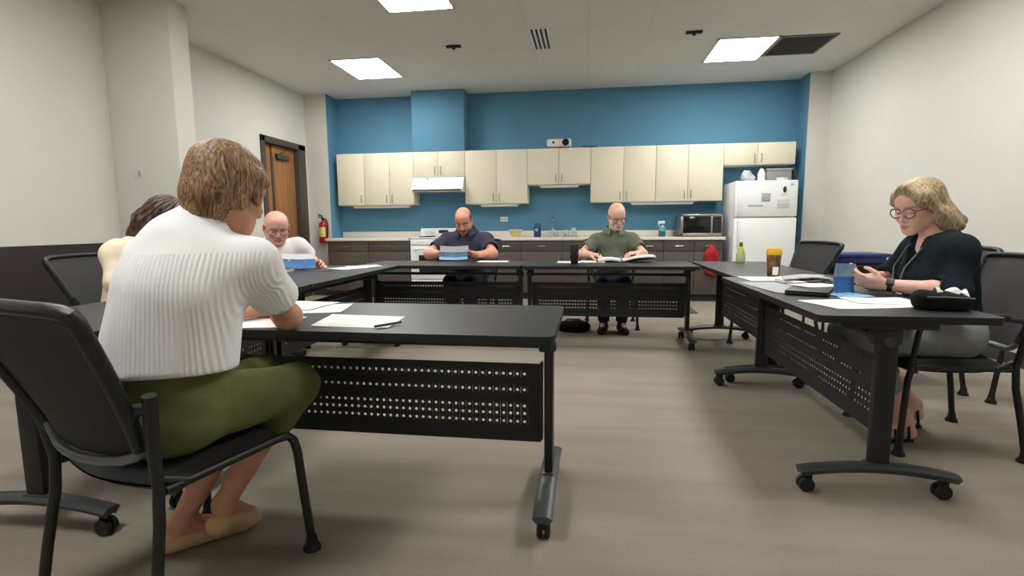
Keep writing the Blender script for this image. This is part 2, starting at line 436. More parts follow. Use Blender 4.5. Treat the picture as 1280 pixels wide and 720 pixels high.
wall_cab(-3.907, -3.463, 1.425, [], 'single-door cream wall cabinet at the far left end of the row', hz=[1])
wall_cab(-3.463, -2.661, 1.425, [-3.05], 'tall double-door cream wall cabinet just left of the range hood', hz=[1, -1])
wall_cab(-2.661, -1.845, 1.84, [-2.268], 'short cream wall cabinet directly above the white range hood', hz=[1, -1])
wall_cab(-1.845, -.891, 1.425, [-1.363], 'tall double-door cream wall cabinet just right of the range hood', hz=[1, -1])
wall_cab(-.891, .047, 1.695, [-.419], 'short cream wall cabinet with the projector on top', hz=[1, -1])
wall_cab(.047, .981, 1.425, [.522], 'tall cream wall cabinet above the man in the green polo', hz=[1, -1])
wall_cab(.981, 1.913, 1.425, [1.43], 'tall double-door cream wall cabinet above the microwave', hz=[1, -1])
wall_cab(1.913, 2.869, 1.918, [2.368], 'short cream wall cabinet above the refrigerator', hz=[1, -1])
for x0, x1, z, lb in ((-3.70, -2.74, 1.425, 'thin under-cabinet light left of the range hood'), (-1.64, -1.02, 1.425, 'thin under-cabinet light right of the range hood'),
                      (-.73, -.1, 1.695, 'thin under-cabinet light below the projector cabinet'), (.62, 1.55, 1.425, 'thin under-cabinet light left of the microwave')):
    t = thing('undercabinet_light', lb, 'light fixture', ((x0+x1)/2, 8.02, z), 0, 'under-cabinet lights')
    a = (x1-x0)/2
    MB().bb(-a, a, -.05, .06, -.016, -.001, .003).build('housing', M['whitep'], t)
    MB().bb(-a+.03, a-.03, -.045, .05, -.042, -.016, .008).build('lens', M['whitep'], t)

# range hood
t = thing('range_hood', 'white range hood under the short wall cabinet', 'range hood', (-2.253, YB, 1.61))
h = MB(); pr = [(-.005, .0), (-.44, .0), (-.47, .025), (-.47, .05), (-.34, .225), (-.005, .225)]
n0 = 0
mt = Matrix(((0, 0, 1, 0), (1, 0, 0, 0), (0, 1, 0, 0), (0, 0, 0, 1)))
h.prism(pr, -.40, .40, mt); h.build('canopy', M['white'], t)
MB().bb(-.37, .37, -.474, -.468, .012, .034, .001).build('control_strip', M['slot'], t)
MB().bb(-.38, -.2, -.352, -.335, .195, .205, .001).ell((-.17, -.355, .2), (.018, .012, .012)).build('switch', M['black'], t)
MB().bb(-.36, .36, -.42, -.06, -.006, .002, .001).build('filter', M['gmetal'], t)

# base cabinets
BF = 7.665
def base_cab(x0, x1, cols, label, toe=.1):
    cx = (x0+x1)/2; t = thing('base_cabinet', label, 'cabinet', (cx, YB-.003, 0), 0, 'taupe base cabinets')
    cy = YB-.003; a = (x1-x0)/2-.001
    MB().bb(-a, a, BF+.021-cy, 0, toe, .872, .002).build('body', M['base'], t)
    MB().bb(-a, a, BF+.085-cy, BF+.10-cy, 0, toe, .001).build('toe_kick', M['rubber'], t)
    e = [x0]+cols+[x1]
    for i in range(len(e)-1):
        u0, u1 = e[i]-cx+.003, e[i+1]-cx-.003
        d = MB().bb(u0, u1, BF-cy, BF-cy+.019, .715, .868, .003).build('drawer', M['base'], t)
        k = MB(); pull(k, (u0+u1)/2, .79, BF-cy, .1, False); k.build('handle', M['chrome'], d)
        d = MB().bb(u0, u1, BF-cy, BF-cy+.019, toe+.004, .709, .003).build('door', M['base'], t)
        k = MB(); pull(k, u1-.05, .60, BF-cy, .11); k.build('handle', M['chrome'], d)
base_cab(-3.98, -2.655, [-3.32], 'wide taupe base cabinet left of the white stove')
base_cab(-1.865, -.95, [-1.41], 'taupe base cabinet right of the white stove, behind the man in navy')
base_cab(-.95, .25, [-.35], 'taupe base cabinet under the sink and dish rack')
base_cab(.25, 1.08, [.68], 'taupe base cabinet behind the man in the green polo')
base_cab(1.08, 1.88, [1.5], 'taupe base cabinet under the microwave at the right end')
def worktop(x0, x1, label):
    t = thing('worktop', label, 'worktop', ((x0+x1)/2, YB-.003, .873), 0, 'pale worktops')
    a = (x1-x0)/2
    MB().bb(-a, a, -.632, 0, .001, .042, .006).build('slab', M['counter'], t)
    MB().bb(-a, a, -.022, 0, .0425, .135, .004).build('backsplash', M['counter'], t)
worktop(-4.0, -2.652, 'pale worktop section left of the white stove')
worktop(-1.868, 1.906, 'long pale worktop from the stove to the refrigerator')

# stove
t = thing('stove', 'white kitchen range partly hidden behind the man in navy', 'stove', (-2.26, YB-.02, 0))
MB().bb(-.38, .38, -.60, 0, .1, .905, .008).build('body', M['white'], t)
MB().bb(-.37, .37, -.55, -.05, 0, .1, .002).build('plinth', M['black'], t)
MB().bb(-.383, .383, -.63, 0, .906, .926, .008).build('cooktop', M['white'], t)
d = MB().bb(-.37, .37, -.632, -.602, .30, .80, .008).build('oven_door', M['white'], t)
MB().bb(-.24, .24, -.636, -.631, .40, .66, .004).build('window', M['glass'], d)
MB().tube([(-.3, -.632, .755), (-.3, -.672, .755), (.3, -.672, .755), (.3, -.632, .755)], .012).build('handle', M['white'], d)
MB().bb(-.37, .37, -.625, -.602, .11, .29, .008).build('storage_drawer', M['white'], t)
MB().bb(-.37, .37, -.628, -.602, .81, .9, .006).build('front_rail', M['white'], t)
g = MB().bb(-.38, .38, -.09, 0, .926, 1.06, .02).build('control_panel', M['white'], t)
for x in (-.29, -.17, .17, .29):
    MB().lathe([(.024, 0), (.022, .02), (.0, .022)], (x, -.09, 1.0), axis=(0, -1, 0)).build('knob', M['whitep'], g)
MB().bb(-.08, .08, -.094, -.089, .98, 1.03, .002).build('clock_display', M['black'], g)
for (x, y, r) in ((-.19, -.46, .09), (.19, -.46, .075), (-.19, -.2, .075), (.19, -.2, .09)):
    b = MB()
    for k in range(3):
        rr = r*(1-k*.3); b.tube([(x+rr*math.cos(a*PI/12), y+rr*math.sin(a*PI/12), .934) for a in range(25)], .006, 8)
    b.lathe([(r+.01, 0), (r+.012, .004), (r-.01, .002)], (x, y, .9265)); b.build('burner', M['bmetal'], t)

# refrigerator
t = thing('refrigerator', 'white top-freezer refrigerator in the right corner', 'refrigerator', (2.375, YB-.04, 0))
cy = YB-.04; yf = 7.524-cy
MB().bb(-.395, .395, yf+.065, 0, .02, 1.665, .012).build('body', M['white'], t)
d = MB().bb(-.40, .40, yf, yf+.06, 1.185, 1.668, .018).build('freezer_door', M['white'], t)
MB().box((-.345, yf-.028, 1.36), (.03, .03, .30), .01).box((-.345, yf-.01, 1.23), (.03, .035, .05), .008).box((-.345, yf-.01, 1.49), (.03, .035, .05), .008).build('handle', M['white'], d)
MB().bb(.30, .34, yf-.002, yf+.001, 1.60, 1.62, .001).build('badge', M['greyp'], d)
d2 = MB().bb(-.40, .40, yf, yf+.06, .10, 1.172, .018).build('fridge_door', M['white'], t)
MB().box((-.345, yf-.028, .95), (.03, .03, .36), .01).box((-.345, yf-.01, .80), (.03, .035, .05), .008).box((-.345, yf-.01, 1.10), (.03, .035, .05), .008).build('handle', M['white'], d2)
MB().bb(-.38, .38, yf+.03, yf+.06, .02, .095, .004).build('kick_grille', M['greyp'], t)
# things stuck on the freezer door
def flat(name, label, cat, x0, x1, z0, z1, y, m, grp=None):
    o = MB().bb(-(x1-x0)/2, (x1-x0)/2, -.0015, .0015, -(z1-z0)/2, (z1-z0)/2, .0004).build(name, m, None, ((x0+x1)/2, y, (z0+z1)/2))
    return tag(o, label, cat, grp)
flat('notice', 'small grey printed square stuck on the freezer door', 'notice', 2.315, 2.425, 1.39, 1.50, 7.521, M['greyp'])
def magnet():
    t = thing('magnet', 'black oval magnet holding a note on the freezer door', 'magnet', (2.603, 7.522, 1.545))
    MB().ell((0, -.006, 0), (.022, .008, .042)).build('body', M['black'], t)
    MB().bb(-.05, .05, -.0015, 0, -.075, -.045, .0003).build('tab', M['whitep'], t)
magnet()
lp = mat('lined_paper', (228, 228, 228), .8, rgb2=(160, 162, 164), scale=3, stretch=(.2, .2, 22))
flat('note', 'white note with grey lines below the black magnet', 'note', 2.515, 2.665, 1.30, 1.41, 7.521, lp)
flat('paper_strip', 'faint thin paper strip low on the freezer door', 'note', 2.15, 2.34, 1.325, 1.345, 7.521, M['greyp'])

# ------------------------------------------------------------------ signed-distance figures
class Field:
    def __init__(s, lo, hi, h, fine=(), hf=.004):
        s.ax = []
        for a in range(3):
            segs = [(f[a]-f[3], f[a]+f[3]) for f in fine]
            c = [lo[a]]
            while c[-1] < hi[a]:
                x = c[-1]; st = h
                for (u, v) in segs:
                    if u-h*.6 < x < v: st = hf
                c.append(x+st)
            s.ax.append(np.array(c, np.float32))
        s.F = np.full([len(c) for c in s.ax], 1.0, np.float32)
    def _sl(s, lo, hi):
        return [slice(max(0, np.searchsorted(s.ax[a], lo[a])-1), min(len(s.ax[a]), np.searchsorted(s.ax[a], hi[a])+2)) for a in range(3)]
    def op(s, lo, hi, fn, k=.02, mode='u', pad=.045):
        p = pad+k
        sl = s._sl([v-p for v in lo], [v+p for v in hi])
        X = s.ax[0][sl[0]][:, None, None]; Y = s.ax[1][sl[1]][None, :, None]; Z = s.ax[2][sl[2]][None, None, :]
        if X.size == 0 or Y.size == 0 or Z.size == 0: return
        d = fn(X, Y, Z); A = s.F[tuple(sl)]
        if mode == 'u':
            if k > 0:
                hh = np.maximum(k-np.abs(A-d), 0)/k; R = np.minimum(A, d)-hh*hh*k*.25
            else: R = np.minimum(A, d)
        elif mode == 's':
            d = -d
            if k > 0:
                hh = np.maximum(k-np.abs(A-d), 0)/k; R = np.maximum(A, d)+hh*hh*k*.25
            else: R = np.maximum(A, d)
        s.F[tuple(sl)] = R
    def cone(s, a, b, ra, rb, k=.02, mode='u', cut=None, fold=None):
        a = np.array(a, float); b = np.array(b, float); ab = b-a; L2 = float(ab@ab)+1e-9
        def fn(X, Y, Z):
            t = np.clip(((X-a[0])*ab[0]+(Y-a[1])*ab[1]+(Z-a[2])*ab[2])/L2, 0, 1)
            d = np.sqrt((X-a[0]-t*ab[0])**2+(Y-a[1]-t*ab[1])**2+(Z-a[2]-t*ab[2])**2)-(ra+(rb-ra)*t)
            if fold: d = d+fold(X, Y, Z)
            if cut is not None:
                q, n = cut
                d = np.maximum(d, (X-q[0])*n[0]+(Y-q[1])*n[1]+(Z-q[2])*n[2])
            return d
        r = max(ra, rb); s.op(np.minimum(a, b)-r, np.maximum(a, b)+r, fn, k, mode)
    def ell(s, c, r, R=None, k=.03, mode='u', cut=None, fold=None):
        c = np.array(c, float); R = np.eye(3) if R is None else np.array(R, float); m = max(r)
        def fn(X, Y, Z):
            x, y, z = X-c[0], Y-c[1], Z-c[2]
            u = (x*R[0][0]+y*R[0][1]+z*R[0][2]); v = (x*R[1][0]+y*R[1][1]+z*R[1][2]); w = (x*R[2][0]+y*R[2][1]+z*R[2][2])
            k0 = np.sqrt((u/r[0])**2+(v/r[1])**2+(w/r[2])**2); k1 = np.sqrt((u/r[0]**2)**2+(v/r[1]**2)**2+(w/r[2]**2)**2)+1e-6
            d = k0*(k0-1)/k1
            if fold: d = d+fold(X, Y, Z)
            if cut is not None:
                q, n = cut
                d = np.maximum(d, (X-q[0])*n[0]+(Y-q[1])*n[1]+(Z-q[2])*n[2])
            return d
        s.op(c-m, c+m, fn, k, mode)
    def half(s, q, n, k=.004, near=None):
        """cut away the side the normal points to, inside a ball near=(centre, radius)"""
        q = np.array(q, float); n = np.array(n, float); n = n/np.linalg.norm(n)
        if near is None: lo, hi = [a[0] for a in s.ax], [a[-1] for a in s.ax]
        else: lo, hi = np.array(near[0])-near[1], np.array(near[0])+near[1]
        s.op(lo, hi, lambda X, Y, Z: -((X-q[0])*n[0]+(Y-q[1])*n[1]+(Z-q[2])*n[2]), k, 's', pad=0)
    def mesh(s, name, mats, origin=(0, 0, 0), pick=None, parent=None):
        F = s.F; S = F < 0
        c = np.zeros([n-1 for n in F.shape], np.int8)
        for i in (0, 1):
            for j in (0, 1):
                for k in (0, 1): c += S[i:F.shape[0]-1+i, j:F.shape[1]-1+j, k:F.shape[2]-1+k]
        I = np.argwhere((c > 0) & (c < 8))
        vid = np.full(c.shape, -1, np.int32); vid[I[:, 0], I[:, 1], I[:, 2]] = np.arange(len(I))
        acc = np.zeros((len(I), 3)); cnt = np.zeros(len(I))
        cor = [(i, j, k) for i in (0, 1) for j in (0, 1) for k in (0, 1)]
        for a in cor:
            for d in range(3):
                if a[d]: continue
                b = list(a); b[d] = 1
                A = I+np.array(a); Bq = I+np.array(b)
                fa = F[A[:, 0], A[:, 1], A[:, 2]]; fb = F[Bq[:, 0], Bq[:, 1], Bq[:, 2]]
                m = (fa < 0) != (fb < 0)
                t = np.where(m, fa/np.where(m, fa-fb, 1), 0)
                for e in range(3):
                    pa = s.ax[e][A[:, e]]; pb = s.ax[e][Bq[:, e]]
                    acc[:, e] += np.where(m, pa+(pb-pa)*t, 0)
                cnt += m
        P = acc/cnt[:, None]
        quads = []
        for d in range(3):
            e, f = (d+1) % 3, (d+2) % 3
            sl0 = [slice(None)]*3; sl1 = [slice(None)]*3
            sl0[d] = slice(0, -1); sl1[d] = slice(1, None)
            ch = S[tuple(sl0)] != S[tuple(sl1)]
            E = np.argwhere(ch)
            E = E[(E[:, e] > 0) & (E[:, f] > 0) & (E[:, e] < F.shape[e]-1) & (E[:, f] < F.shape[f]-1)]
            inside = S[E[:, 0], E[:, 1], E[:, 2]]
            def cell(de, df):
                q = E.copy(); q[:, e] += de; q[:, f] += df
                return vid[q[:, 0], q[:, 1], q[:, 2]]
            Q = np.stack([cell(-1, -1), cell(0, -1), cell(0, 0), cell(-1, 0)], 1)
            Q[~inside] = Q[~inside][:, ::-1]
            quads.append(Q)
        Q = np.concatenate(quads); Q = Q[(Q >= 0).all(1)]
        o = np.array(origin)
        me = bpy.data.meshes.new(name)
        me.vertices.add(len(P)); me.vertices.foreach_set('co', (P-o).astype(np.float32).ravel())
        me.loops.add(Q.size); me.loops.foreach_set('vertex_index', Q.astype(np.int32).ravel())
        me.polygons.add(len(Q)); me.polygons.foreach_set('loop_start', np.arange(0, Q.size, 4, dtype=np.int32))
        try: me.polygons.foreach_set('loop_total', np.full(len(Q), 4, np.int32))
        except Exception: pass
        for mm in (mats if isinstance(mats, (list, tuple)) else [mats]): me.materials.append(mm)
        if pick is not None:
            cen = P[Q].mean(1); me.polygons.foreach_set('material_index', pick(cen).astype(np.int32))
        me.polygons.foreach_set('use_smooth', np.ones(len(Q), bool))
        me.update(calc_edges=True); me.validate()
        ob = bpy.data.objects.new(name, me); COL.objects.link(ob)
        if parent: ob.parent = parent
        else: ob.location = origin
        return ob

def nv(v): v = np.array(v, float); return v/np.linalg.norm(v)
def folder_noise(seed, amp, fr=14., st=(1, 1, 1)):
    r = np.random.RandomState(seed); W = [(nv(r.normal(size=3))*np.array(st)*fr*(1+.9*i), r.rand()*6) for i in range(4)]
    def f(X, Y, Z):
        d = 0; w = 0
        for i, (v, p) in enumerate(W):
            q = X*v[0]+Y*v[1]+Z*v[2]+p+w
            d = d+np.sin(q)/(1+.6*i); w = 1.3*np.sin(q*.5)
        return amp*d
    return f

class Head:
    def __init__(s, c, F, roll=0, sc=1.0, wx=1.0):
        s.c = np.array(c, float); s.F = nv(F)
        r = nv(np.cross(s.F, (0, 0, 1))); u = np.cross(r, s.F)
        s.R = r*math.cos(roll)+u*math.sin(roll); s.U = np.cross(s.R, s.F); s.sc = sc; s.wx = wx
        s.rot = np.array([s.R, s.F, s.U])
    def p(s, x, y, z): return s.c+s.sc*(s.R*x*s.wx+s.F*y+s.U*z)
    def loc(s, P): return ((P-s.c)@s.rot.T)/s.sc/np.array([s.wx, 1, 1])
    def er(s, rx_, ry_, rz_): return (rx_*s.sc*s.wx, ry_*s.sc, rz_*s.sc)

def add_head(f, H, nose=1.0, jaw=1.0, fat=0.0, brow=.011):
    p, e, q = H.p, H.er, H.sc
    f.ell(p(0, -.012, .038), e(.074, .094, .082), H.rot, .02*q)
    f.ell(p(0, .03, -.03), e(.060+fat, .062, .085), H.rot, .03*q)
    for s in (-1, 1):
        f.cone(p(s*(.055+fat), .0, -.045), p(s*.022*jaw, .068, -.098), .02*q, .018*q, .03*q)
        f.ell(p(s*.038, .066, -.034), e(.024, .022, .026), H.rot, .02*q)
        f.cone(p(s*.014, .086, .022), p(s*.046, .07, .018), brow*q, brow*.9*q, .015*q)
    f.ell(p(0, .076, -.102), e(.020, .017, .016), H.rot, .025*q)
    f.ell(p(0, .058, .05), e(.055, .035, .045), H.rot, .03*q)
    for s in (-1, 1):
        f.ell(p(s*.032, .099, -.002), e(.017, .016, .012), H.rot, .012*q, 's')
        f.ell(p(s*.032, .076, -.003), e(.0145, .0145, .0125), H.rot, .003*q)
    f.cone(p(0, .088, .006), p(0, .108*nose, -.036), .009*q, .012*q, .012*q)
    for s in (-1, 1): f.ell(p(s*.013, .094, -.042), e(.009, .011, .008), H.rot, .006*q)
    f.ell(p(0, .078, -.072), e(.030, .018, .024), H.rot, .02*q)
    f.ell(p(0, .095, -.068), e(.022, .007, .0055), H.rot, .005*q)
    f.ell(p(0, .093, -.079), e(.019, .007, .006), H.rot, .005*q)
    f.ell(p(0, .1035, -.0735), e(.024, .006, .0016), H.rot, .003*q, 's')
    for s in (-1, 1):
        R = np.array([nv(H.R*s*.9-H.F*.42), nv(H.F*.9+H.R*s*.42), H.U])
        f.ell(p(s*.078, -.012, -.008), e(.009, .019, .032), R, .006*q)
        f.ell(p(s*.086, -.004, -.004), e(.006, .010, .018), R, .004*q, 's')

def head_pick(H, lips=1, eyes=2, brow=3):
    def pk(C):
        L = H.loc(C); m = np.zeros(len(C), int)
        a = (np.abs(L[:, 0]) < .024) & (L[:, 1] > .085) & (L[:, 2] < -.062) & (L[:, 2] > -.086) & (np.abs(L[:, 0])/.024+np.abs(L[:, 2]+.0735)/.013 < 1.15)
        m[a] = lips
        a = (np.abs(np.abs(L[:, 0])-.034) < .023) & (L[:, 1] > .06) & (np.abs(L[:, 2]-.019-.12*(.034-np.abs(np.abs(L[:, 0])-.034))) < .0055)
        m[a] = brow
        a = (np.abs(np.abs(L[:, 0])-.032) < .0135) & (L[:, 1] > .07) & (np.abs(L[:, 2]+.0085) < .0016)
        m[a] = eyes
        return m
    return pk

def add_hand(f, W, D, N, side, curl=(.5, .5, .5, .55, .6), thumb=.5, sc=1.0, spread=.0):
    """W wrist, D towards the fingers, N out of the palm, side +1/-1 = which edge carries the thumb (along D x N)"""
    W = np.array(W, float); D = nv(D); N = nv(np.array(N, float)-D*np.dot(N, D)); S = np.cross(D, N)*side
    R = np.array([S, D, N])
    f.ell(W+D*.048*sc, (.041*sc, .054*sc, .0165*sc), R, .02)
    f.cone(W+D*.02*sc+S*.012*sc, W+D*.082*sc+S*.022*sc, .016*sc, .013*sc, .015)
    f.cone(W+D*.02*sc-S*.012*sc, W+D*.078*sc-S*.026*sc, .016*sc, .012*sc, .015)
    lens = [(.043, .027, .021), (.047, .030, .022), (.043, .028, .021), (.034, .021, .018)]
    for i in range(4):
        off = (.030-.0195*i)*sc
        b = W+D*(.088-.004*abs(i-1.2))*sc+S*off; d = nv(D+S*(.5-.33*i)*(.12+spread)); ang = 0; p0 = b; r0 = (.0092 if i < 3 else .008)*sc
        for j in range(3):
            ang = curl[i+1]*(.75+.45*j) + (ang if j else 0)
            dd = d*math.cos(ang)+N*math.sin(ang)
            p1 = p0+dd*lens[i][j]*sc; r1 = r0*.93
            f.cone(p0, p1, r0, r1, .004 if j else .008); p0 = p1; r0 = r1
    b = W+D*.028*sc+S*.028*sc
    t1 = b+nv(D*.62+S*.62+N*thumb*.7)*.042*sc; t2 = t1+nv(D*.85+S*.15+N*thumb)*.032*sc; t3 = t2+nv(D*.9-S*.15+N*thumb*1.1)*.024*sc
    f.cone(b, t1, .0155*sc, .0115*sc, .014); f.cone(t1, t2, .0112*sc, .010*sc, .004); f.cone(t2, t3, .010*sc, .0085*sc, .004)

def frame_of(spine, right):
    u = nv(spine); r = nv(np.array(right)-u*np.dot(right, u)); return np.array([r, np.cross(u, r), u])   # right, forward, up rows

def torso_prims(J, inf=0.0):
    """list of ('e',c,r,R,k) / ('c',a,b,ra,rb,k)"""
    w, d = J.get('w', 1), J.get('d', 1); pel, chest, neck = map(np.array, (J['pel'], J['chest'], J['neck']))
    R = frame_of(neck-pel, J['right']); R0 = frame_of((0, 0, 1), J['right'])
    out = [('e', pel, (.170*w+inf, .120*d+inf, .115+inf), R0, .05)]
    mid = (pel+chest)/2
    out.append(('e', mid+R[1]*J.get('belly', 0), (.145*w+inf, .112*d+J.get('belly', 0)+inf, .15+inf), R, .07))
    out.append(('e', chest, (.160*w+inf, .112*d+inf, .18+inf), R, .06))
    if J.get('bust'):
        for s in (-1, 1): out.append(('e', chest+R[1]*.075*d+R[0]*s*.07-R[2]*.02, (.062+inf, .055+inf, .062+inf), R, .04))
    for s, n in ((-1, 'shL'), (1, 'shR')):
        sh = np.array(J[n]); out.append(('c', neck-R[2]*.055, sh-R[2]*.012, .074+inf, .052+inf, .06))
        out.append(('c', chest+R[0]*s*.08*w+R[2]*.05, sh-R[2]*.03, .085+inf, .05+inf, .06))
    return out
def put(f, prims, fold=None):
    for p in prims:
        if p[0] == 'e': f.ell(p[1], p[2], p[3], p[4], fold=fold)
        else: f.cone(p[1], p[2], p[3], p[4], p[5], fold=fold)

def bounds(J, pad=.14):
    P = [np.array(v, float) for k, v in J.items() if k in PTS]
    P = np.array(P); return P.min(0)-pad, P.max(0)+pad
PTS = ('pel', 'chest', 'neck', 'headc', 'shL', 'shR', 'elL', 'elR', 'wrL', 'wrR', 'knL', 'knR', 'anL', 'anR', 'toL', 'toR')

def body(J, H, mats, hands, nose=1, fat=0, jaw=1, h=.009, brow=.011):
    lo, hi = bounds(J); lo[2] = -.02; hi[2] += .06
    fine = [tuple(H.c)+(.125,)]
    for hd in hands: fine.append(tuple(np.array(hd['W'])+nv(hd['D'])*.075)+(.10,))
    f = Field(lo, hi, h, fine, .0042)
    put(f, torso_prims(J, -.012))
    neck = np.array(J['neck'])
    f.cone(neck-np.array([0, 0, .03]), H.p(0, -.03, -.05), .056*J.get('nk', 1), .052*J.get('nk', 1), .03)
    for s in 'LR':
        sh, el, wr = (np.array(J[n+s]) for n in ('sh', 'el', 'wr')); a = J.get('arm', 1)
        f.cone(sh, el, .047*a, .040*a, .03); f.ell(el, (.039*a,)*3, None, .02)
        m = el+(wr-el)*.3; f.cone(el, m, .039*a, .040*a, .02); f.cone(m, wr, .040*a, .0265*a, .02)
        hp, kn, an, to = np.array(J['hip'+s]), np.array(J['kn'+s]), np.array(J['an'+s]), np.array(J['to'+s])
        f.cone(hp, kn, .078, .052, .03); c = kn+(an-kn)*.33
        back = nv(np.cross(an-kn, np.array(J['right'])))
        bk = back if np.dot(back, np.array(J['fwd'])) < 0 else -back
        f.cone(kn, c+bk*.012, .05, .052, .02); f.cone(c+bk*.012, an, .052, .034, .03)
        he = an-nv(to-an)*.03; he[2] = .032 + max(0, an[2]-.09)
        f.cone(an, he, .033, .028, .02); t2 = to.copy()
        f.cone(he, t2, .03, .024, .02); f.cone(an, t2, .032, .022, .02)
    add_head(f, H, nose, jaw, fat, brow)
    for hd in hands: add_hand(f, **hd)
    o = np.array([J['pel'][0], J['pel'][1], 0])
    return f.mesh('person', mats, o, head_pick(H)), o

def top_garment(name, J, H, m, person, o, sl=.6, inf=.010, fold=None, hem=.50, neckr=.075, h=.008, sleeve=(.062, .064), open_v=None, collar=None, hemdir=(0, 0, -1), extra=None, neckdrop=0, vf=.10, vr=.055, ve=.012):
    lo, hi = bounds({k: J[k] for k in ('pel', 'chest', 'neck', 'shL', 'shR', 'elL', 'elR', 'wrL', 'wrR')}, .2)
    f = Field(lo, hi, h)
    put(f, torso_prims(J, inf), fold)
    if extra: extra(f)
    for s in 'LR':
        sh, el, wr = (np.array(J[n+s]) for n in ('sh', 'el', 'wr'))
        if sl <= 1:
            e = sh+(el-sh)*sl; n = nv(el-sh)
            f.cone(sh, e+n*.05, sleeve[0], sleeve[1], .04, cut=(e, n), fold=fold)
            f.cone(e-n*.012, e+n*.06, sleeve[1]-.007, sleeve[1]-.006, .002, 's')
        else:
            f.cone(sh, el, sleeve[0], sleeve[1], .04, fold=fold)
            e = el+(wr-el)*(sl-1); n = nv(wr-el)
            f.cone(el, e+n*.05, sleeve[1], sleeve[1]*.95, .03, cut=(e, n), fold=fold)
            f.cone(e-n*.012, e+n*.06, sleeve[1]*.95-.007, sleeve[1]*.95-.006, .002, 's')
    neck = np.array(J['neck']); up = nv(H.p(0, -.03, -.05)-neck)
    fw = np.array(J['fwd'])
    if collar:
        f.cone(neck-up*.012-fw*.004, neck+up*.035-fw*.006, .073, .068, .012)
        f.cone(neck+up*.005, neck+up*.12, .061, .063, .003, 's')
        if open_v: 
            f.cone(neck+fw*.085+up*.05, neck+fw*vf-np.array((0, 0, open_v)), .036, .010, .006, 's')
    else:
        f.cone(neck+up*.012-up*neckdrop+fw*.02, neck+up*.12+fw*.02, neckr, neckr+.015, .006, 's')
        if open_v: f.cone(neck+fw*.09+up*.04, neck+fw*vf-np.array((0, 0, open_v)), vr, ve, .006, 's')
    pel = np.array(J['pel'])
    f.half((pel[0], pel[1], hem), hemdir, .004, None)
    return f.mesh(name, m, o, None, person)

def trousers(name, J, m, person, o, end=.93, inf=.014, fold=None, h=.009, width=1.0):
    lo, hi = bounds({k: J[k] for k in ('pel', 'knL', 'knR', 'anL', 'anR')}, .18)
    f = Field(lo, hi, h)
    R0 = frame_of((0, 0, 1), J['right']); pel = np.array(J['pel']); w, d = J.get('w', 1), J.get('d', 1)
    f.ell(pel, (.172*w+inf, .125*d+inf, .115+inf), R0, .04, fold=fold); f.cone(pel, pel+(np.array(J['neck'])-pel)*.4, .13*w+inf*.5, .13*w+inf*.5, .05)
    for s in 'LR':
        hp, kn, an = np.array(J['hip'+s]), np.array(J['kn'+s]), np.array(J['an'+s])
        f.cone(hp, kn, .082*width+inf, .058*width+inf, .04, fold=fold)
        e = kn+(an-kn)*end; n = nv(an-kn)
        f.cone(kn, e+n*.04, .058*width+inf, .045*width+inf, .03, cut=(e, n), fold=fold)
        f.cone(e-n*.015, e+n*.06, .045*width+inf-.008, .045*width+inf-.008, .002, 's')
    f.half(pel+np.array([0, 0, .16]), (0, 0, 1), .004)
    return f.mesh(name, m, o, None, person)

def shoes(J, m, person, o, low=False, name='shoe'):
    for s in 'LR':
        an, to = np.array(J['an'+s]), np.array(J['to'+s]); d = nv(to-an); d[2] = 0; d = nv(d)
        he = an-d*.035
        zz = max(0, an[2]-.09)
        lo = np.minimum(he, to)-.09; hi = np.maximum(he, to)+.09; lo[2] = -.01; hi[2] = .17+zz
        f = Field(lo, hi, .006)
        R = np.array([nv(np.cross(d, (0, 0, 1))), d, (0, 0, 1)])
        f.cone((he[0], he[1], .036+zz), (to[0], to[1], .030), .040, .036, .02)
        f.ell((to[0]-d[0]*.03, to[1]-d[1]*.03, .032), (.046, .06, .028), R, .02)
        if not low:
            f.cone(an-d*.01+np.array([0, 0, -.03]), an+np.array([0, 0, .01]), .043, .041, .03)
            f.cone(to-d*.06, an+d*.02-np.array([0, 0, .02]), .03, .036, .03)
        else:
            c = (an+to)/2
            f.ell((an[0]+d[0]*.035, an[1]+d[1]*.035, .088+zz), (.036, .085, .045), R, .008, 's')
        if zz < .01: f.half((0, 0, .004), (0, 0, -1), .003)
        f.mesh(name, m, o, None, person)

def glasses(H, m, person, o, r=.024, lens=None):
    g = MB()
    def q(x, y, z): return V(H.p(x, y, z)-o)
    for s in (-1, 1):
        g.tube([q(s*.034+r*1.1*math.cos(a*PI/10), .104-.008*abs(math.cos(a*PI/10)), -.004+r*.85*math.sin(a*PI/10)) for a in range(21)], .0022*1.2, 8)
        g.tube([q(s*.061, .098, .004), q(s*.078, .07, .004), q(s*.082, .0, .002), q(s*.08, -.02, -.008)], .0022, 8)
    g.tube([q(-.01, .106, 0), q(0, .11, .003), q(.01, .106, 0)], .002, 8)
    return g.build('eyeglasses', m, person)

def skin(name, rgb, vary=.05):
    return mat(name, rgb, .5, vary=vary, scale=30, bump=.06, bscale=180, sss=.15, spec=.35)
M['lip'] = mat('lip_skin', (168, 92, 84), .45)
M['lash'] = mat('lash_line', (60, 44, 38), .7)
def skins(n, rgb, brow):
    return [skin(n, rgb), mat(n+'_lips', tuple(int(c*k) for c, k in zip(rgb, (.82, .66, .64))), .45), M['lash'], mat(n+'_brow', brow, .9)]

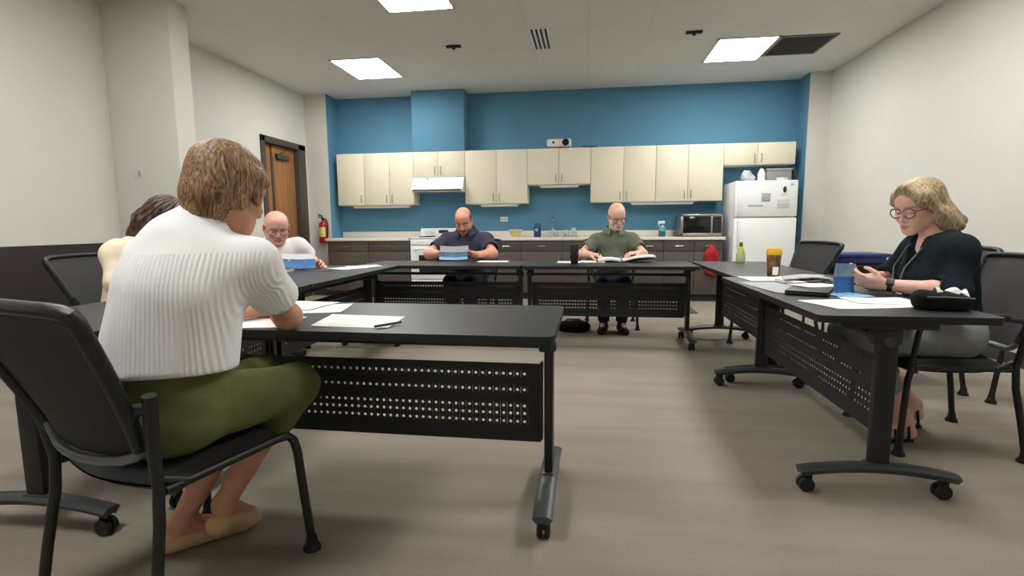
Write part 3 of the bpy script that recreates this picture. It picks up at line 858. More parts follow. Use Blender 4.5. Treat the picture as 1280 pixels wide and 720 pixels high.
# ------------------------------------------------------------------ tables
def panel_sheet(root):
    bm = bmesh.new(); y = 0
    x0, x1, z0, z1 = -.69, .69, .245, .563
    pit = .0268; n = 46; xs = [-.64+i*.0278 for i in range(n+1)]
    rows = [.326, .359, .390, .456, .520]; hh = .0134
    zc = [z0]
    def V_(x, z): return bm.verts.new((x, y, z))
    def quad(a, b, c, d): bm.faces.new([V_(*a), V_(*b), V_(*c), V_(*d)])
    def strip(za, zb):
        ex = [x0]+xs+[x1]
        for i in range(len(ex)-1): quad((ex[i], za), (ex[i+1], za), (ex[i+1], zb), (ex[i], zb))
    z = z0
    for r in rows:
        strip(z, r-hh); za, zb = r-hh, r+hh
        quad((x0, za), (xs[0], za), (xs[0], zb), (x0, zb)); quad((xs[-1], za), (x1, za), (x1, zb), (xs[-1], zb))
        for i in range(n):
            cx = (xs[i]+xs[i+1])/2; hw = pit/2
            slot = (r > .53 and i in (0, n-1))
            rx_, rz_ = (.0128, .0098) if slot else (.0062, .0062)
            out = [(cx+hw, r), (cx+hw, zb), (cx, zb), (cx-hw, zb), (cx-hw, r), (cx-hw, za), (cx, za), (cx+hw, za)]
            inn = [(cx+rx_*math.cos(k*PI/4), r+rz_*math.sin(k*PI/4)) for k in range(8)]
            for k in range(8): quad(out[k], out[(k+1) % 8], inn[(k+1) % 8], inn[k])
        z = zb
    strip(z, z1)
    bmesh.ops.remove_doubles(bm, verts=bm.verts[:], dist=1e-5)
    me = bpy.data.meshes.new('modesty_panel'); bm.to_mesh(me); bm.free(); me.materials.append(M['bpanel'])
    o = bpy.data.objects.new('modesty_panel', me); COL.objects.link(o); o.parent = root
    md = o.modifiers.new('thickness', 'SOLIDIFY'); md.thickness = .002; md.offset = 0
    return o
def make_table(loff=0.0):
    t = thing('folding_table', '', 'table', (0, 0, 0), 0, 'black folding tables on wheeled legs')
    L, D = 1.524, .66
    def slab(z0, z1, bev, m, nm):
        b = MB(); r = .03; poly = []
        for (sx, sy, a0) in ((1, -1, -90), (1, 1, 0), (-1, 1, 90), (-1, -1, 180)):
            for k in range(6):
                a = math.radians(a0+k*18); poly.append((sx*(L/2-r)+r*math.cos(a), sy*(D/2-r)+r*math.sin(a)))
        b.prism(poly, z0, z1); return b.build(nm, m, t)
    slab(.7385, .741, 0, M['top'], 'tabletop')
    slab(.712, .7383, 0, M['edge'], 'edge_band')
    panel_sheet(t)
    MB().bb(-.71, .71, -.018, .018, .628, .652, .004).build('cross_rail', M['bmetal'], t)
    for s in (-1, 1):
        x = s*.722
        b = MB(); b.box((x, 0, .40), (.034, .078, .56), .008); b.bb(x-.025, x+.025, -.17, .17, .686, .7115, .004)
        b.box((x-s*.012, 0, .655), (.05, .11, .07), .01)
        b.bb(x-s*.030-.006, x-s*.030+.006, -.02, .02, .26, .57, .002)
        lg = b.build('leg', M['bmetal'], t)
        f = MB(); n = 14
        def fz(v): return .088+.030*(1-(2*v-1)**2)
        f.grid(lambda u, v: (x-.036+.072*u, -.295+.59*v, fz(v)+.016-.012*abs(2*u-1)**3), 6, n, .030)
        f.box((x, 0, .125), (.046, .10, .03), .008)
        f.build('foot', M['footm'], lg)
        for sy in (-1, 1):
            c = MB(); yy = sy*.255
            for dx in (-.014, .014): c.lathe([(.012, -.009), (.028, -.009), (.031, -.005), (.031, .005), (.028, .009), (.012, .009)], (x+dx, yy+.012, .031), axis=(1, 0, 0))
            c.cyl((x-.022, yy+.012, .031), (x+.022, yy+.012, .031), .008)
            c.tube([(x, yy, .092), (x, yy, .075)], .011, 10); c.box((x, yy+.006, .058), (.012, .04, .03), .005)
            c.build('caster', M['rubberf'], lg)
        k = MB(); k.lathe([(.0, 0), (.018, .0), (.022, .004), (.020, .012), (.0, .015)], (x+s*.015, 0, .635), axis=(s, 0, 0)); k.build('tilt_knob', M['footm'], lg)
    if loff:
        for ch in t.children:
            if ch.name.split('.')[0] in ('leg', 'modesty_panel', 'cross_rail'): ch.location.y = loff
    return t
T0 = make_table(); T0.location = (-.862, 1.992, 0); T0.rotation_euler.z = math.radians(-.5)
T0['label'] = 'foreground black folding table with papers and perforated panel, at which the blonde woman sits'
TL = dup(T0, None, (-2.03, 2.28, 0), -PI/2, 'left-hand folding table beside the woman in pale yellow, below the dark wainscot')
TM = dup(T0, None, (-2.03, 3.806, 0), -PI/2, 'left-hand folding table in front of the man in the white T-shirt')
dup(T0, None, (-1.337, 4.90, 0), 0, 'far folding table in front of the man in the navy polo')
dup(T0, None, (.192, 4.90, 0), 0, 'far folding table in front of the man in the green polo')
for tb in (TL, TM):
    for ch in tb.children:
        if ch.name.split('.')[0] in ('leg', 'modesty_panel', 'cross_rail'): ch.location.y = .05
T1 = make_table(.06); T1.location = (1.232, 2.93, 0); T1.rotation_euler.z = PI/2
T1['label'] = 'right-hand folding table nearest the camera, beside the woman in the dark blazer'
dup(T1, None, (1.325, 4.46, 0), PI/2, 'right-hand folding table farther back, with the yellow-lidded tumbler beyond it')

# ------------------------------------------------------------------ chairs
def make_chair(arms, label, group):
    t = thing('mesh_chair', label, 'chair', (0, 0, 0), 0, group)
    s = MB()
    def sf(u, v):
        a, b = 2*u-1, 2*v-1
        # rounded-square seat cushion, slightly dished, front edge rolled down
        m = max(abs(a), abs(b)); q = math.hypot(a, b) or 1; k = m/q*(1+.22*min(1, (q/m-1)/.414)) if m else 1
        x, y = a*k*.235, b*k*.235
        z = .462-.012*(1-min(1, m*m))-.035*max(0, m-.82)/.18*.9-.03*max(0, b-.55)**2*4
        return (x, y+.005, z)
    s.grid(sf, 20, 20, .0)
    s.grid(lambda u, v: (lambda p: (p[0], p[1], p[2]-.006-.075*(1-max(abs(2*u-1), abs(2*v-1))**6)))(sf(v, u)), 20, 20)
    bmesh.ops.remove_doubles(s.bm, verts=s.bm.verts[:], dist=.0002)
    s.build('seat', M['seatf'], t)
    fr = MB()
    fr.tube([(-.235, -.20, .425), (-.235, .19, .425)], .013); fr.tube([(.235, -.20, .425), (.235, .19, .425)], .013)
    fr.tube([(-.235, .12, .423), (.235, .12, .423)], .011); fr.tube([(-.235, -.16, .423), (.235, -.16, .423)], .011)
    fr.build('seat_frame', M['bmetal'], t)
    for sx in (-1, 1):
        for front in (1, 0):
            l = MB()
            if front:
                pts = [(sx*.235, .16, .425), (sx*.238, .198, .420), (sx*.242, .216, .40), (sx*.245, .226, .36), (sx*.252, .238, .2), (sx*.262, .25, .035)]
            else:
                pts = [(sx*.272, -.238, .695), (sx*.252, -.228, .56), (sx*.236, -.215, .44), (sx*.238, -.222, .34), (sx*.25, -.25, .18), (sx*.26, -.272, .035)]
            l.tube(pts, [.0165 if not front else .0135]*2+[.0145]*(len(pts)-2), 14)
            if not front: l.tube([(sx*.228, -.21, .46), (sx*.235, -.14, .425)], .013)
            lg = l.build('leg', M['bmetal'], t)
            e = pts[-1]
            MB().lathe([(.016, .05), (.02, .022), (.029, .008), (.029, 0), (.0, .0)], (e[0], e[1], .001)).build('glide', M['rubberf'], lg)
    # back: trapezoid frame, wider at the top, leaning back and bowed
    def bk(u, v0):
        v = max(v0, 0)
        w = .198+.095*v**.9; y = -.225-.165*v**1.15-.035*(1-(2*u-1)**2)*(1-.3*v); return ((2*u-1)*w, y, .52+.405*v0)
    pts = []
    N = 14
    for i in range(N+1): pts.append(bk(0, .06+.88*i/N))
    for (u, v) in ((.012, .975), (.05, .995)): pts.append(bk(u, v))
    for i in range(1, N): pts.append(bk(.05+.9*i/N, 1.0+.012*math.sin(PI*i/N)))
    for (u, v) in ((.95, .995), (.988, .975)): pts.append(bk(u, v))
    for i in range(N+1): pts.append(bk(1, .94-.88*i/N))
    f = MB(); f.tube(pts, .019, 12, flat=(1.0, .8)); f.build('back_frame', M['bmetal'], t)
    low = [bk(0, .10), bk(.01, .035), bk(.05, -.005)]+[bk(.05+.9*i/10, -.022-.03*math.sin(PI*i/10)) for i in range(1, 10)]+[bk(.95, -.005), bk(.99, .035), bk(1, .10)]
    f = MB(); f.tube(low, .0165, 12, flat=(1, .8)); f.build('lower_rail', M['gmetal'], t)
    m = MB(); m.grid(lambda u, v: V(bk(.01+.98*u, -.01+1.0*v))+V((0, .004, 0)), 18, 18, .002); m.build('back_mesh', M['mesh'], t)
    for sx in (-1, 1):
        MB().tube([(sx*.268, -.236, .66), (sx*.24, -.25, .66), bk(.5+sx*.5, .28)], .016, 10).build('back_bracket', M['bmetal'], t)
    if arms:
        for sx in (-1, 1):
            a = MB(); x = sx*.265
            a.tube([(sx*.224, -.23, .585), (sx*.25, -.23, .63), (x, -.215, .655), (x, -.15, .662), (x, .15, .655), (x, .195, .635), (sx*.262, .205, .59), (sx*.25, .222, .40)], .0125, 12)
            ar = a.build('armrest', M['bmetal'], t)
            MB().box((x, -.01, .676), (.045, .27, .022), .01).build('arm_pad', M['black'], ar)
    return t
GC = 'black mesh-back chairs'
C0 = make_chair(False, 'foreground black mesh-back chair the blonde woman sits on', GC)
def put_chair(src, x, y, a, label): return dup(src, None, (x, y, 0), math.radians(a), label)
put_chair(C0, -2.755, 2.93, -92, 'mesh-back chair under the woman in pale yellow, against the dark wainscot')
put_chair(C0, -2.86, 4.30, -126, 'mesh-back chair behind the man in the white T-shirt')
put_chair(C0, -1.30, 5.80, 180, 'mesh-back chair under the man in the navy polo')
put_chair(C0, .27, 5.76, 180, 'mesh-back chair under the man in the green polo')
put_chair(C0, 1.61, 4.78, 101, 'empty mesh-back chair beside the blue tote boxes')
put_chair(C0, 2.12, 3.88, 90, 'empty mesh-back chair by the right wall, just behind the woman in the dark blazer')
put_chair(C0, 2.70, 3.21, 90, 'empty mesh-back chair at the right edge of the photo')
C0.location = (-1.245, 1.400, 0); C0.rotation_euler.z = math.radians(-16)
C1 = make_chair(True, 'mesh-back chair with armrests under the woman in the dark blazer', GC)
C1.location = (1.735, 2.87, 0); C1.rotation_euler.z = math.radians(88)

# ------------------------------------------------------------------ people
def pose(hip, fwd, neck, headc, headF, sh=.19, shz=-.05, hz=.56, roll=0, sc=1.0, kn=.42, spread=.10, tuck=.12, wx=1.0, **kw):
    fwd = nv((fwd[0], fwd[1], 0)); right = np.array((fwd[1], -fwd[0], 0)); pel = np.array((hip[0], hip[1], hz)); neck = np.array(neck, float)
    J = dict(pel=pel, neck=neck, right=right, fwd=fwd, headc=np.array(headc, float)); u = nv(neck-pel)
    J['chest'] = pel+(neck-pel)*.62
    J['shL'] = neck+u*shz-right*sh; J['shR'] = neck+u*shz+right*sh
    for s, q in (('L', -1), ('R', 1)):
        J['hip'+s] = pel+right*q*.085-np.array((0, 0, .03)); J['kn'+s] = pel+fwd*kn+right*q*spread+np.array((0, 0, -.045))
        a = pel+fwd*(kn-tuck)+right*q*(spread-.01); a[2] = .09; J['an'+s] = a; J['to'+s] = a+fwd*.15+right*q*.03-np.array((0, 0, .06))
    J.update({k: (np.array(v, float) if isinstance(v, tuple) else v) for k, v in kw.items()})
    return J, Head(headc, headF, roll, sc, wx)

def strands(H, amp, n=34, seed=0):
    r = np.random.RandomState(seed); ph = r.rand(3)*6
    def f(X, Y, Z):
        x = (X-H.c[0])*H.R[0]+(Y-H.c[1])*H.R[1]+(Z-H.c[2])*H.R[2]
        y = (X-H.c[0])*H.F[0]+(Y-H.c[1])*H.F[1]+(Z-H.c[2])*H.F[2]
        z = (X-H.c[0])*H.U[0]+(Y-H.c[1])*H.U[1]+(Z-H.c[2])*H.U[2]
        a = np.arctan2(x, y)
        return amp*(np.sin(a*n+6*z/.1+ph[0])+.7*np.sin(a*n*.47-9*z/.1+ph[1])+.5*np.sin(a*n*1.7+ph[2]))
    return f
def hair_field(H, r=.2, h=.0042): return Field(H.c-r, H.c+r, h)

def rim_hair(H, m, person, o, top=.05, th=.004, fr=.012):
    f = hair_field(H, .15, .0038); p, e = H.p, H.er
    f.ell(p(0, -.014, .032), e(.0735+th, .096+th, .086), H.rot, .01)
    f.ell(p(0, -.06, -.03), e(.05, .045, .05), H.rot, .02)
    f.half(p(0, -.05, top), H.U*.9+H.F*.28, .006); f.half(p(0, fr, 0), H.F+H.U*.25, .004)
    f.half(p(0, 0, -.072), -H.U, .006)
    for s in (-1, 1): f.ell(p(s*.08, -.006, -.012), e(.02, .022, .03), H.rot, .003, 's')
    return f.mesh('hair', m, o, None, person)
def beard(H, m, person, o, full=True, th=.004):
    f = hair_field(H, .15, .0038); p, e = H.p, H.er; q = H.sc
    if full:
        f.ell(p(0, .032, -.034), e(.060+th, .062+th, .085+th), H.rot, .02)
        for s in (-1, 1): f.cone(p(s*.057, .004, -.045), p(s*.022, .07, -.1), (.02+th)*q, (.019+th)*q, .02)
    f.ell(p(0, .078, -.103), e(.024+th, .02+th, .02+th), H.rot, .02)
    f.ell(p(0, .08, -.066), e(.033, .0205, .022), H.rot, .015)
    f.half(p(0, .0, -.052), H.U*1+H.F*(-.06 if not full else -.12), .004)
    f.half(p(0, .012 if full else .05, 0), -H.F, .004)
    f.ell(p(0, .104, -.0735), e(.021, .018, .0085), H.rot, .003, 's')
    return f.mesh('beard', m, o, None, person)

def collar_piece(J, H, m, person, o, r=.074):
    """fold-over polo collar, open at the front"""
    neck = np.array(J['neck']); up = nv(H.p(0, -.035, -.06)-neck); rt = np.array(J['right']); fw = nv(np.cross(up, rt)); rt = np.cross(fw, up)
    if np.dot(fw, J['fwd']) < 0: fw = -fw
    b = MB(); c = neck+up*.012+fw*.012-o
    def fn(u, v):
        a = (-1+2*u)*2.75; e = abs(-1+2*u)
        q = v*2
        if q < 1: rr, hh = r*1.0+.004*q, .012+.028*q
        else: rr, hh = r+.004+.030*(q-1)*(1+.25*e**4), .040-.044*(q-1)*(1+.5*e**4)
        d = -fw*math.cos(a)+rt*math.sin(a)
        return tuple(c+d*rr*(1.0+.10*max(0, -math.cos(a)))+up*(hh+.016*math.cos(a)))
    b.grid(fn, 40, 8, .003); return b.build('collar', m, person)
M['spec'] = mat('dark_glasses_frame', (46, 34, 34), .35)
M['specp'] = mat('mauve_glasses_frame', (96, 52, 60), .35)
M['wire'] = mat('thin_wire_frame', (110, 100, 92), .35, metal=.6)

# --- woman in the foreground, seen from behind
def near_woman():
    fwd = (.31, .95)
    J, H = pose((-1.222, 1.315), fwd, (-1.135, 1.385, 1.085), (-1.07, 1.47, 1.212), (.36, .86, -.38), sh=.175, hz=.585, w=1.0, d=1.0, roll=.05,
                elR=(-1.035, 1.685, .788), wrR=(-1.20, 1.88, .775), elL=(-1.43, 1.66, .80), wrL=(-1.28, 1.88, .775), belly=.01, arm=1.08,
                sc=1.01)
    J['shR'] = np.array((-.985, 1.42, 1.005)); J['shL'] = np.array((-1.32, 1.445, 1.01))
    J['knR'] = np.array((-1.01, 1.66, .55)); J['knL'] = np.array((-1.18, 1.72, .55))
    J['anR'] = np.array((-1.235, 1.555, .15)); J['toR'] = np.array((-1.235, 1.68, .045))
    J['anL'] = np.array((-1.375, 1.515, .09)); J['toL'] = np.array((-1.255, 1.635, .035))
    J['hipR'] = np.array((-1.12, 1.305, .575)); J['hipL'] = np.array((-1.30, 1.36, .575))
    sk = skins('tanned_skin', (204, 150, 122), (150, 112, 80))
    hands = [dict(W=J['wrR'], D=(-.65, .75, -.05), N=(0, 0, -1), side=1, curl=(.3, .25, .3, .35, .4), sc=.95),
             dict(W=J['wrL'], D=(.6, .75, -.05), N=(0, 0, -1), side=-1, curl=(.3, .25, .3, .35, .4), sc=.95)]
    P, o = body(J, H, sk, hands, h=.0085)
    tag(P, 'blonde woman in white crinkled blouse and olive trousers, foreground, back to camera', 'person')
    # loose blouse with a yoke, short sleeves and a stand collar
    R = frame_of(J['neck']-J['pel'], J['right'])
    fold = folder_noise(3, .0035, 16, (1, 1, .45))
    lo, hi = bounds({k: J[k] for k in ('pel', 'chest', 'neck', 'shL', 'shR', 'elL', 'elR')}, .2)
    f = Field(lo, hi, .0065)
    put(f, torso_prims(J, .020), fold)
    # the cloth hangs from the shoulders and billows over the waistband
    f.cone(J['chest']-R[1]*.01, J['pel']+R[2]*.10+R[1]*-.005, .15, .178, .06, fold=fold)
    f.cone(J['chest']+R[0]*.05-R[2]*.02, J['pel']+R[2]*.13+R[0]*.055, .13, .135, .05, fold=fold)
    f.cone(J['chest']-R[0]*.05-R[2]*.02, J['pel']+R[2]*.13-R[0]*.05, .125, .125, .05, fold=fold)
    for s in 'LR':
        sh, el = J['sh'+s], J['el'+s]; e = sh+(el-sh)*.60; n = nv(el-sh)
        f.cone(sh-n*.0-np.array((0, 0, .012)), e+n*.05, .058, .082, .06, cut=(e, n), fold=fold)
        f.cone(e-n*.015, e+n*.06, .068, .070, .002, 's')
    up = nv(H.p(0, -.03, -.05)-J['neck']); nk = J['neck']
    f.cone(nk-up*.03, nk+up*.040, .082, .066, .03); f.cone(nk+up*.0, nk+up*.12, .058, .060, .003, 's')
    pel = J['pel']; f.half((pel[0], pel[1], .688), nv((.03, -.12, -1)), .012)
    bl = f.mesh('blouse', crinkle_shirt(1.03), o, None, P)
    trousers('trousers', J, cloth('olive_cotton', (104, 108, 66), .12, .4, 14), P, o, end=.40, inf=.018, fold=folder_noise(5, .004, 14), width=1.0, h=.0085)
    shoes(J, mat('beige_leather', (206, 170, 130), .5), P, o, low=True)
    f = hair_field(H, .21, .0036); p, e = H.p, H.er; st = strands(H, .0007, 60, 2)
    f.ell(p(0, -.02, .048), e(.092, .113, .092), H.rot, .02, fold=st)
    f.ell(p(0, -.058, -.018), e(.084, .070, .085), H.rot, .03, fold=st); f.cone(p(0, -.05, -.06), p(0, -.045, -.125), .066, .05, .03, fold=st)
    for s in (-1, 1):
        f.cone(p(s*.076, .0, .04), p(s*.078, -.002, -.055), .026, .020, .02, fold=st)
        f.cone(p(s*.074, .03, .05), p(s*.081, .045, -.03), .020, .011, .02, fold=st)
    f.cone(p(-.03, .075, .088), p(.066, .060, .045), .026, .016, .02, fold=st)
    f.cone(p(-.03, .075, .088), p(-.072, .06, .02), .024, .016, .02, fold=st)
    f.ell(p(0, .115, -.05), e(.064, .08, .085), H.rot, .006, 's')
    f.half(p(0, -.05, -.118), -H.U+H.F*.25, .012)
    f.mesh('hair', hair_mat('blonde_brown_hair', (86, 60, 40), (176, 138, 98), (90, 90, 6), (232, 206, 170)), o, None, P)
near_woman()

# --- woman in the dark blazer on the right
def blazer_woman():
    J, H = pose((1.79, 2.87), (-1, -.02), (1.735, 2.905, 1.035), (1.648, 2.925, 1.178), (-.88, -.33, -.30), sh=.150, hz=.565, w=.96, d=1.05, bust=True, belly=.015,
                elL=(1.70, 2.69, .775), wrL=(1.475, 2.835, .79), elR=(1.64, 3.12, .785), wrR=(1.46, 3.02, .80), arm=1.05, sc=1.03, roll=.02)
    J['knL'] = np.array((1.36, 2.77, .525)); J['knR'] = np.array((1.37, 2.97, .525))
    J['anL'] = np.array((1.60, 2.80, .10)); J['toL'] = np.array((1.455, 2.765, .035))
    J['anR'] = np.array((1.75, 3.00, .13)); J['toR'] = np.array((1.63, 2.955, .035))
    sk = skins('fair_pink_skin', (236, 188, 172), (204, 164, 140))
    hands = [dict(W=J['wrL'], D=(-.90, .30, .14), N=(.15, .85, .45), side=-1, curl=(.4, .45, .5, .55, .6), thumb=.6, sc=.95),
             dict(W=J['wrR'], D=(-.92, -.20, .12), N=(.15, -.85, .45), side=1, curl=(.4, .45, .5, .55, .6), thumb=.6, sc=.95)]
    P, o = body(J, H, sk, hands, fat=.006, jaw=.8, nose=.97, brow=.005)
    tag(P, 'woman with shoulder-length blonde hair, glasses and dark blazer, reading a blue brochure at right', 'person')
    fold = folder_noise(11, .005, 13, (1, 1, .6))
    top_garment('inner_top', J, H, cloth('black_jersey', (20, 22, 26)), P, o, sl=.3, inf=.002, hem=.55, open_v=.22, vf=.18, vr=.075, ve=.03, sleeve=(.050, .050), neckr=.10)
    top_garment('blazer', J, H, cloth('dark_teal_black_crepe', (24, 34, 40), .12, .35, 30), P, o, sl=1.22, inf=.013, fold=fold, hem=.52, sleeve=(.058, .066), open_v=.30, vf=.19, vr=.070, ve=.03, neckr=.075, h=.0075)
    trousers('trousers', J, cloth('grey_slacks', (146, 152, 150), .08), P, o, end=.62, inf=.016, width=1.05)
    # strappy dark sandals
    for s in 'LR':
        an, to = J['an'+s]-o, J['to'+s]-o; d = nv(to-an); d[2] = 0; d = nv(d); sd = np.array((-d[1], d[0], 0)); b = MB()
        c = (an+to)/2; z = .012
        pl = [an-d*.05, an-d*.03+sd*.03, c+sd*.034, to-d*.01+sd*.034, to+d*.035, to-d*.01-sd*.034, c-sd*.034, an-d*.03-sd*.03]
        b.prism([(q[0], q[1]) for q in pl][::-1], .003, .016)
        for q, hh, ww in ((to-d*.025, .062, .037), (c, .075, .038), (an+d*.01, .13, .042)):
            b.tube([V(q+sd*ww*math.cos(a*PI/8))+V((0, 0, .012-q[2]+hh*math.sin(a*PI/8))) for a in range(9)], .007, 8)
        b.build('sandal', M['rubberf'], P)
    f = hair_field(H, .26, .0042); p, e = H.p, H.er; st = strands(H, .0009, 48, 5)
    f.ell(p(0, -.02, .045), e(.093, .112, .094), H.rot, .02, fold=st)
    f.ell(p(0, -.075, -.045), e(.088, .066, .10), H.rot, .04, fold=st)
    for s in (-1, 1):
        f.cone(p(s*.072, .032, .06), p(s*.088, -.012, -.05), .030, .030, .02, fold=st)
        f.cone(p(s*.088, -.012, -.05), p(s*.098, -.035, -.135), .032, .026, .03, fold=st)
        f.cone(p(s*.085, -.05, -.06), p(s*.11, -.085, -.125), .034, .026, .03, fold=st)
        f.cone(p(s*.01, .066, .11), p(s*.074, .055, .035), .022, .017, .02, fold=st)
    f.cone(p(0, -.10, -.08), p(0, -.15, -.12), .06, .03, .04, fold=st)
    f.cone(p(.05, -.10, -.08), p(.06, -.15, -.12), .05, .028, .04, fold=st)
    f.cone(p(-.05, -.10, -.08), p(-.07, -.15, -.12), .05, .028, .04, fold=st)
    f.ell(p(0, .115, -.035), e(.062, .085, .10), H.rot, .006, 's')
    f.ell(p(0, .0, -.12), e(.055, .09, .07), H.rot, .01, 's')
    f.mesh('hair', hair_mat('ash_blonde_hair', (124, 102, 74), (194, 172, 134), (70, 70, 7), (220, 204, 168)), o, None, P)
    glasses(H, M['specp'], P, o, .028)
    # lanyard cord and wrist watch
    b = MB(); nk = J['neck']; f1 = J['fwd']
    for q in (-1, 1):
        b.tube([V(nk+J['right']*q*.062+np.array((0, 0, .02))-o), V(nk+J['right']*q*.06+f1*.10+np.array((0, 0, -.06))-o), V(nk+J['right']*q*.045+f1*.165+np.array((0, 0, -.16))-o), V(nk+J['right']*q*.012+f1*.185+np.array((0, 0, -.30))-o)], .0035, 8)
    b.build('lanyard', M['gmetal'], P)
    wv = nv(J['wrL']-J['elL']); b = MB(); c = J['wrL']-wv*.022
    b.tube([V(c-wv*.011-o), V(c+wv*.011-o)], .0315, 20)
    n = nv(np.array((-.2, -.75, .62))); n = nv(n-wv*np.dot(n, wv)); s = np.cross(wv, n)
    R = Matrix((V(wv), V(s), V(n))).transposed()
    b.box(V(c+n*.031-o), (.034, .038, .012), .004, R)
    b.build('wrist_watch', M['black'], P)
blazer_woman()

# --- man in the white T-shirt
def white_man():
    J, H = pose((-2.80, 4.27), (.75, -.66), (-2.64, 4.15, .965), (-2.575, 4.10, 1.098), (.60, -.72, -.36), sh=.205, shz=-.04, hz=.55, w=1.15, d=1.15, belly=.05,
                elL=(-2.50, 4.48, .80), wrL=(-2.365, 4.34, .78), elR=(-2.68, 3.88, .785), wrR=(-2.53, 3.99, .785), arm=1.15, sc=1.08, wx=1.16, nk=1.25, kn=.40)
    sk = skins('ruddy_skin', (226, 172, 156), (190, 170, 160))
    hands = [dict(W=J['wrL'], D=(.85, -.45, .02), N=(-.3, -.5, -.5), side=1, curl=(.4, .4, .5, .5, .5)),
             dict(W=J['wrR'], D=(.95, .15, .05), N=(-.1, .6, .5), side=-1, curl=(.4, .4, .5, .5, .5))]
    P, o = body(J, H, sk, hands, fat=.004)
    tag(P, 'older bald man in glasses and white T-shirt looking down at a blue folder, left side', 'person')
    top_garment('t_shirt', J, H, cloth('white_jersey', (240, 238, 238), .02, .25, 18), P, o, sl=.72, inf=.014, fold=folder_noise(7, .003, 12), hem=.52, sleeve=(.078, .082), neckr=.078)
    trousers('trousers', J, cloth('dark_denim', (44, 50, 66)), P, o)
    shoes(J, M['rubberf'], P, o)
    gh = hair_mat('white_grey_hair', (176, 160, 152), (222, 212, 206))
    rim_hair(H, gh, P, o, .035); beard(H, gh, P, o, False, .004)
    glasses(H, M['wire'], P, o, .025)
white_man()

# --- man in the navy polo
def navy_man():
    J, H = pose((-1.30, 5.72), (0, -1), (-1.305, 5.63, 1.025), (-1.312, 5.545, 1.155), (.02, -.83, -.52), sh=.215, shz=-.09, hz=.56, w=1.26, d=1.25, belly=.05,
                elR=(-1.665, 5.42, .80), wrR=(-1.52, 5.29, .805), elL=(-.975, 5.42, .80), wrL=(-1.10, 5.27, .80), arm=1.35, sc=1.12, nk=1.35)
    sk = skins('pink_tan_skin', (218, 158, 138), (96, 70, 56))
    hands = [dict(W=J['wrR'], D=(.75, -.40, .1), N=(.3, .3, .6), side=-1, curl=(.4, .5, .5, .55, .6), sc=1.1),
             dict(W=J['wrL'], D=(-.62, -.55, .1), N=(-.4, .3, .6), side=1, curl=(.4, .5, .5, .55, .6), sc=1.1)]
    P, o = body(J, H, sk, hands, fat=.007)
    tag(P, 'bearded bald man in dark navy polo holding a blue and grey folder', 'person')
    top_garment('polo_shirt', J, H, cloth('navy_pique', (62, 61, 80), .08, .3, 26), P, o, sl=.78, inf=.016, fold=folder_noise(9, .004, 11), hem=.50, sleeve=(.088, .092), collar=True, open_v=.09, vf=.13)
    trousers('trousers', J, cloth('black_trousers', (30, 31, 36)), P, o, width=1.15)
    shoes(J, M['rubberf'], P, o)
    collar_piece(J, H, bpy.data.materials['navy_pique'], P, o, .092)
    dh = hair_mat('short_brown_stubble', (88, 60, 46), (128, 92, 72))
    rim_hair(H, dh, P, o, .085, .005, .040); beard(H, hair_mat('brown_beard', (88, 52, 42), (130, 84, 68)), P, o, True, .003)
navy_man()

# --- man in the green polo
def green_man():
    J, H = pose((.27, 5.70), (0, -1), (.283, 5.61, 1.02), (.305, 5.545, 1.188), (.22, -.86, -.46), sh=.185, shz=-.09, hz=.56, w=1.10, d=1.1, belly=.03,
                elR=(-.045, 5.45, .80), wrR=(.045, 5.275, .80), elL=(.565, 5.46, .80), wrL=(.500, 5.27, .815), arm=1.12, sc=1.08, nk=1.15, roll=-.05)
    sk = skins('pale_skin', (224, 178, 158), (190, 176, 164))
    hands = [dict(W=J['wrR'], D=(.72, -.60, .02), N=(.1, -.1, -.9), side=-1, curl=(.6, .7, .8, .85, .9), sc=1.05),
             dict(W=J['wrL'], D=(-.70, -.55, .06), N=(-.1, -.1, -.9), side=1, curl=(.3, .3, .35, .4, .45), sc=1.05)]
    P, o = body(J, H, sk, hands)
    tag(P, 'bald man with white beard, glasses and green polo, writing at the far tables', 'person')
    top_garment('polo_shirt', J, H, cloth('sage_green_pique', (104, 110, 95), .08, .3, 26), P, o, sl=.80, inf=.014, fold=folder_noise(13, .004, 12), hem=.50, sleeve=(.074, .082), collar=True, open_v=.12, vf=.13)
    trousers('trousers', J, cloth('blue_jeans', (40, 48, 66)), P, o)
    shoes(J, M['rubberf'], P, o)
    collar_piece(J, H, bpy.data.materials['sage_green_pique'], P, o, .080)
    gh = hair_mat('white_hair', (186, 176, 168), (226, 220, 214))
    rim_hair(H, gh, P, o, .04, .005, .03); beard(H, gh, P, o, True, .003)
    glasses(H, M['spec'], P, o, .024)
green_man()

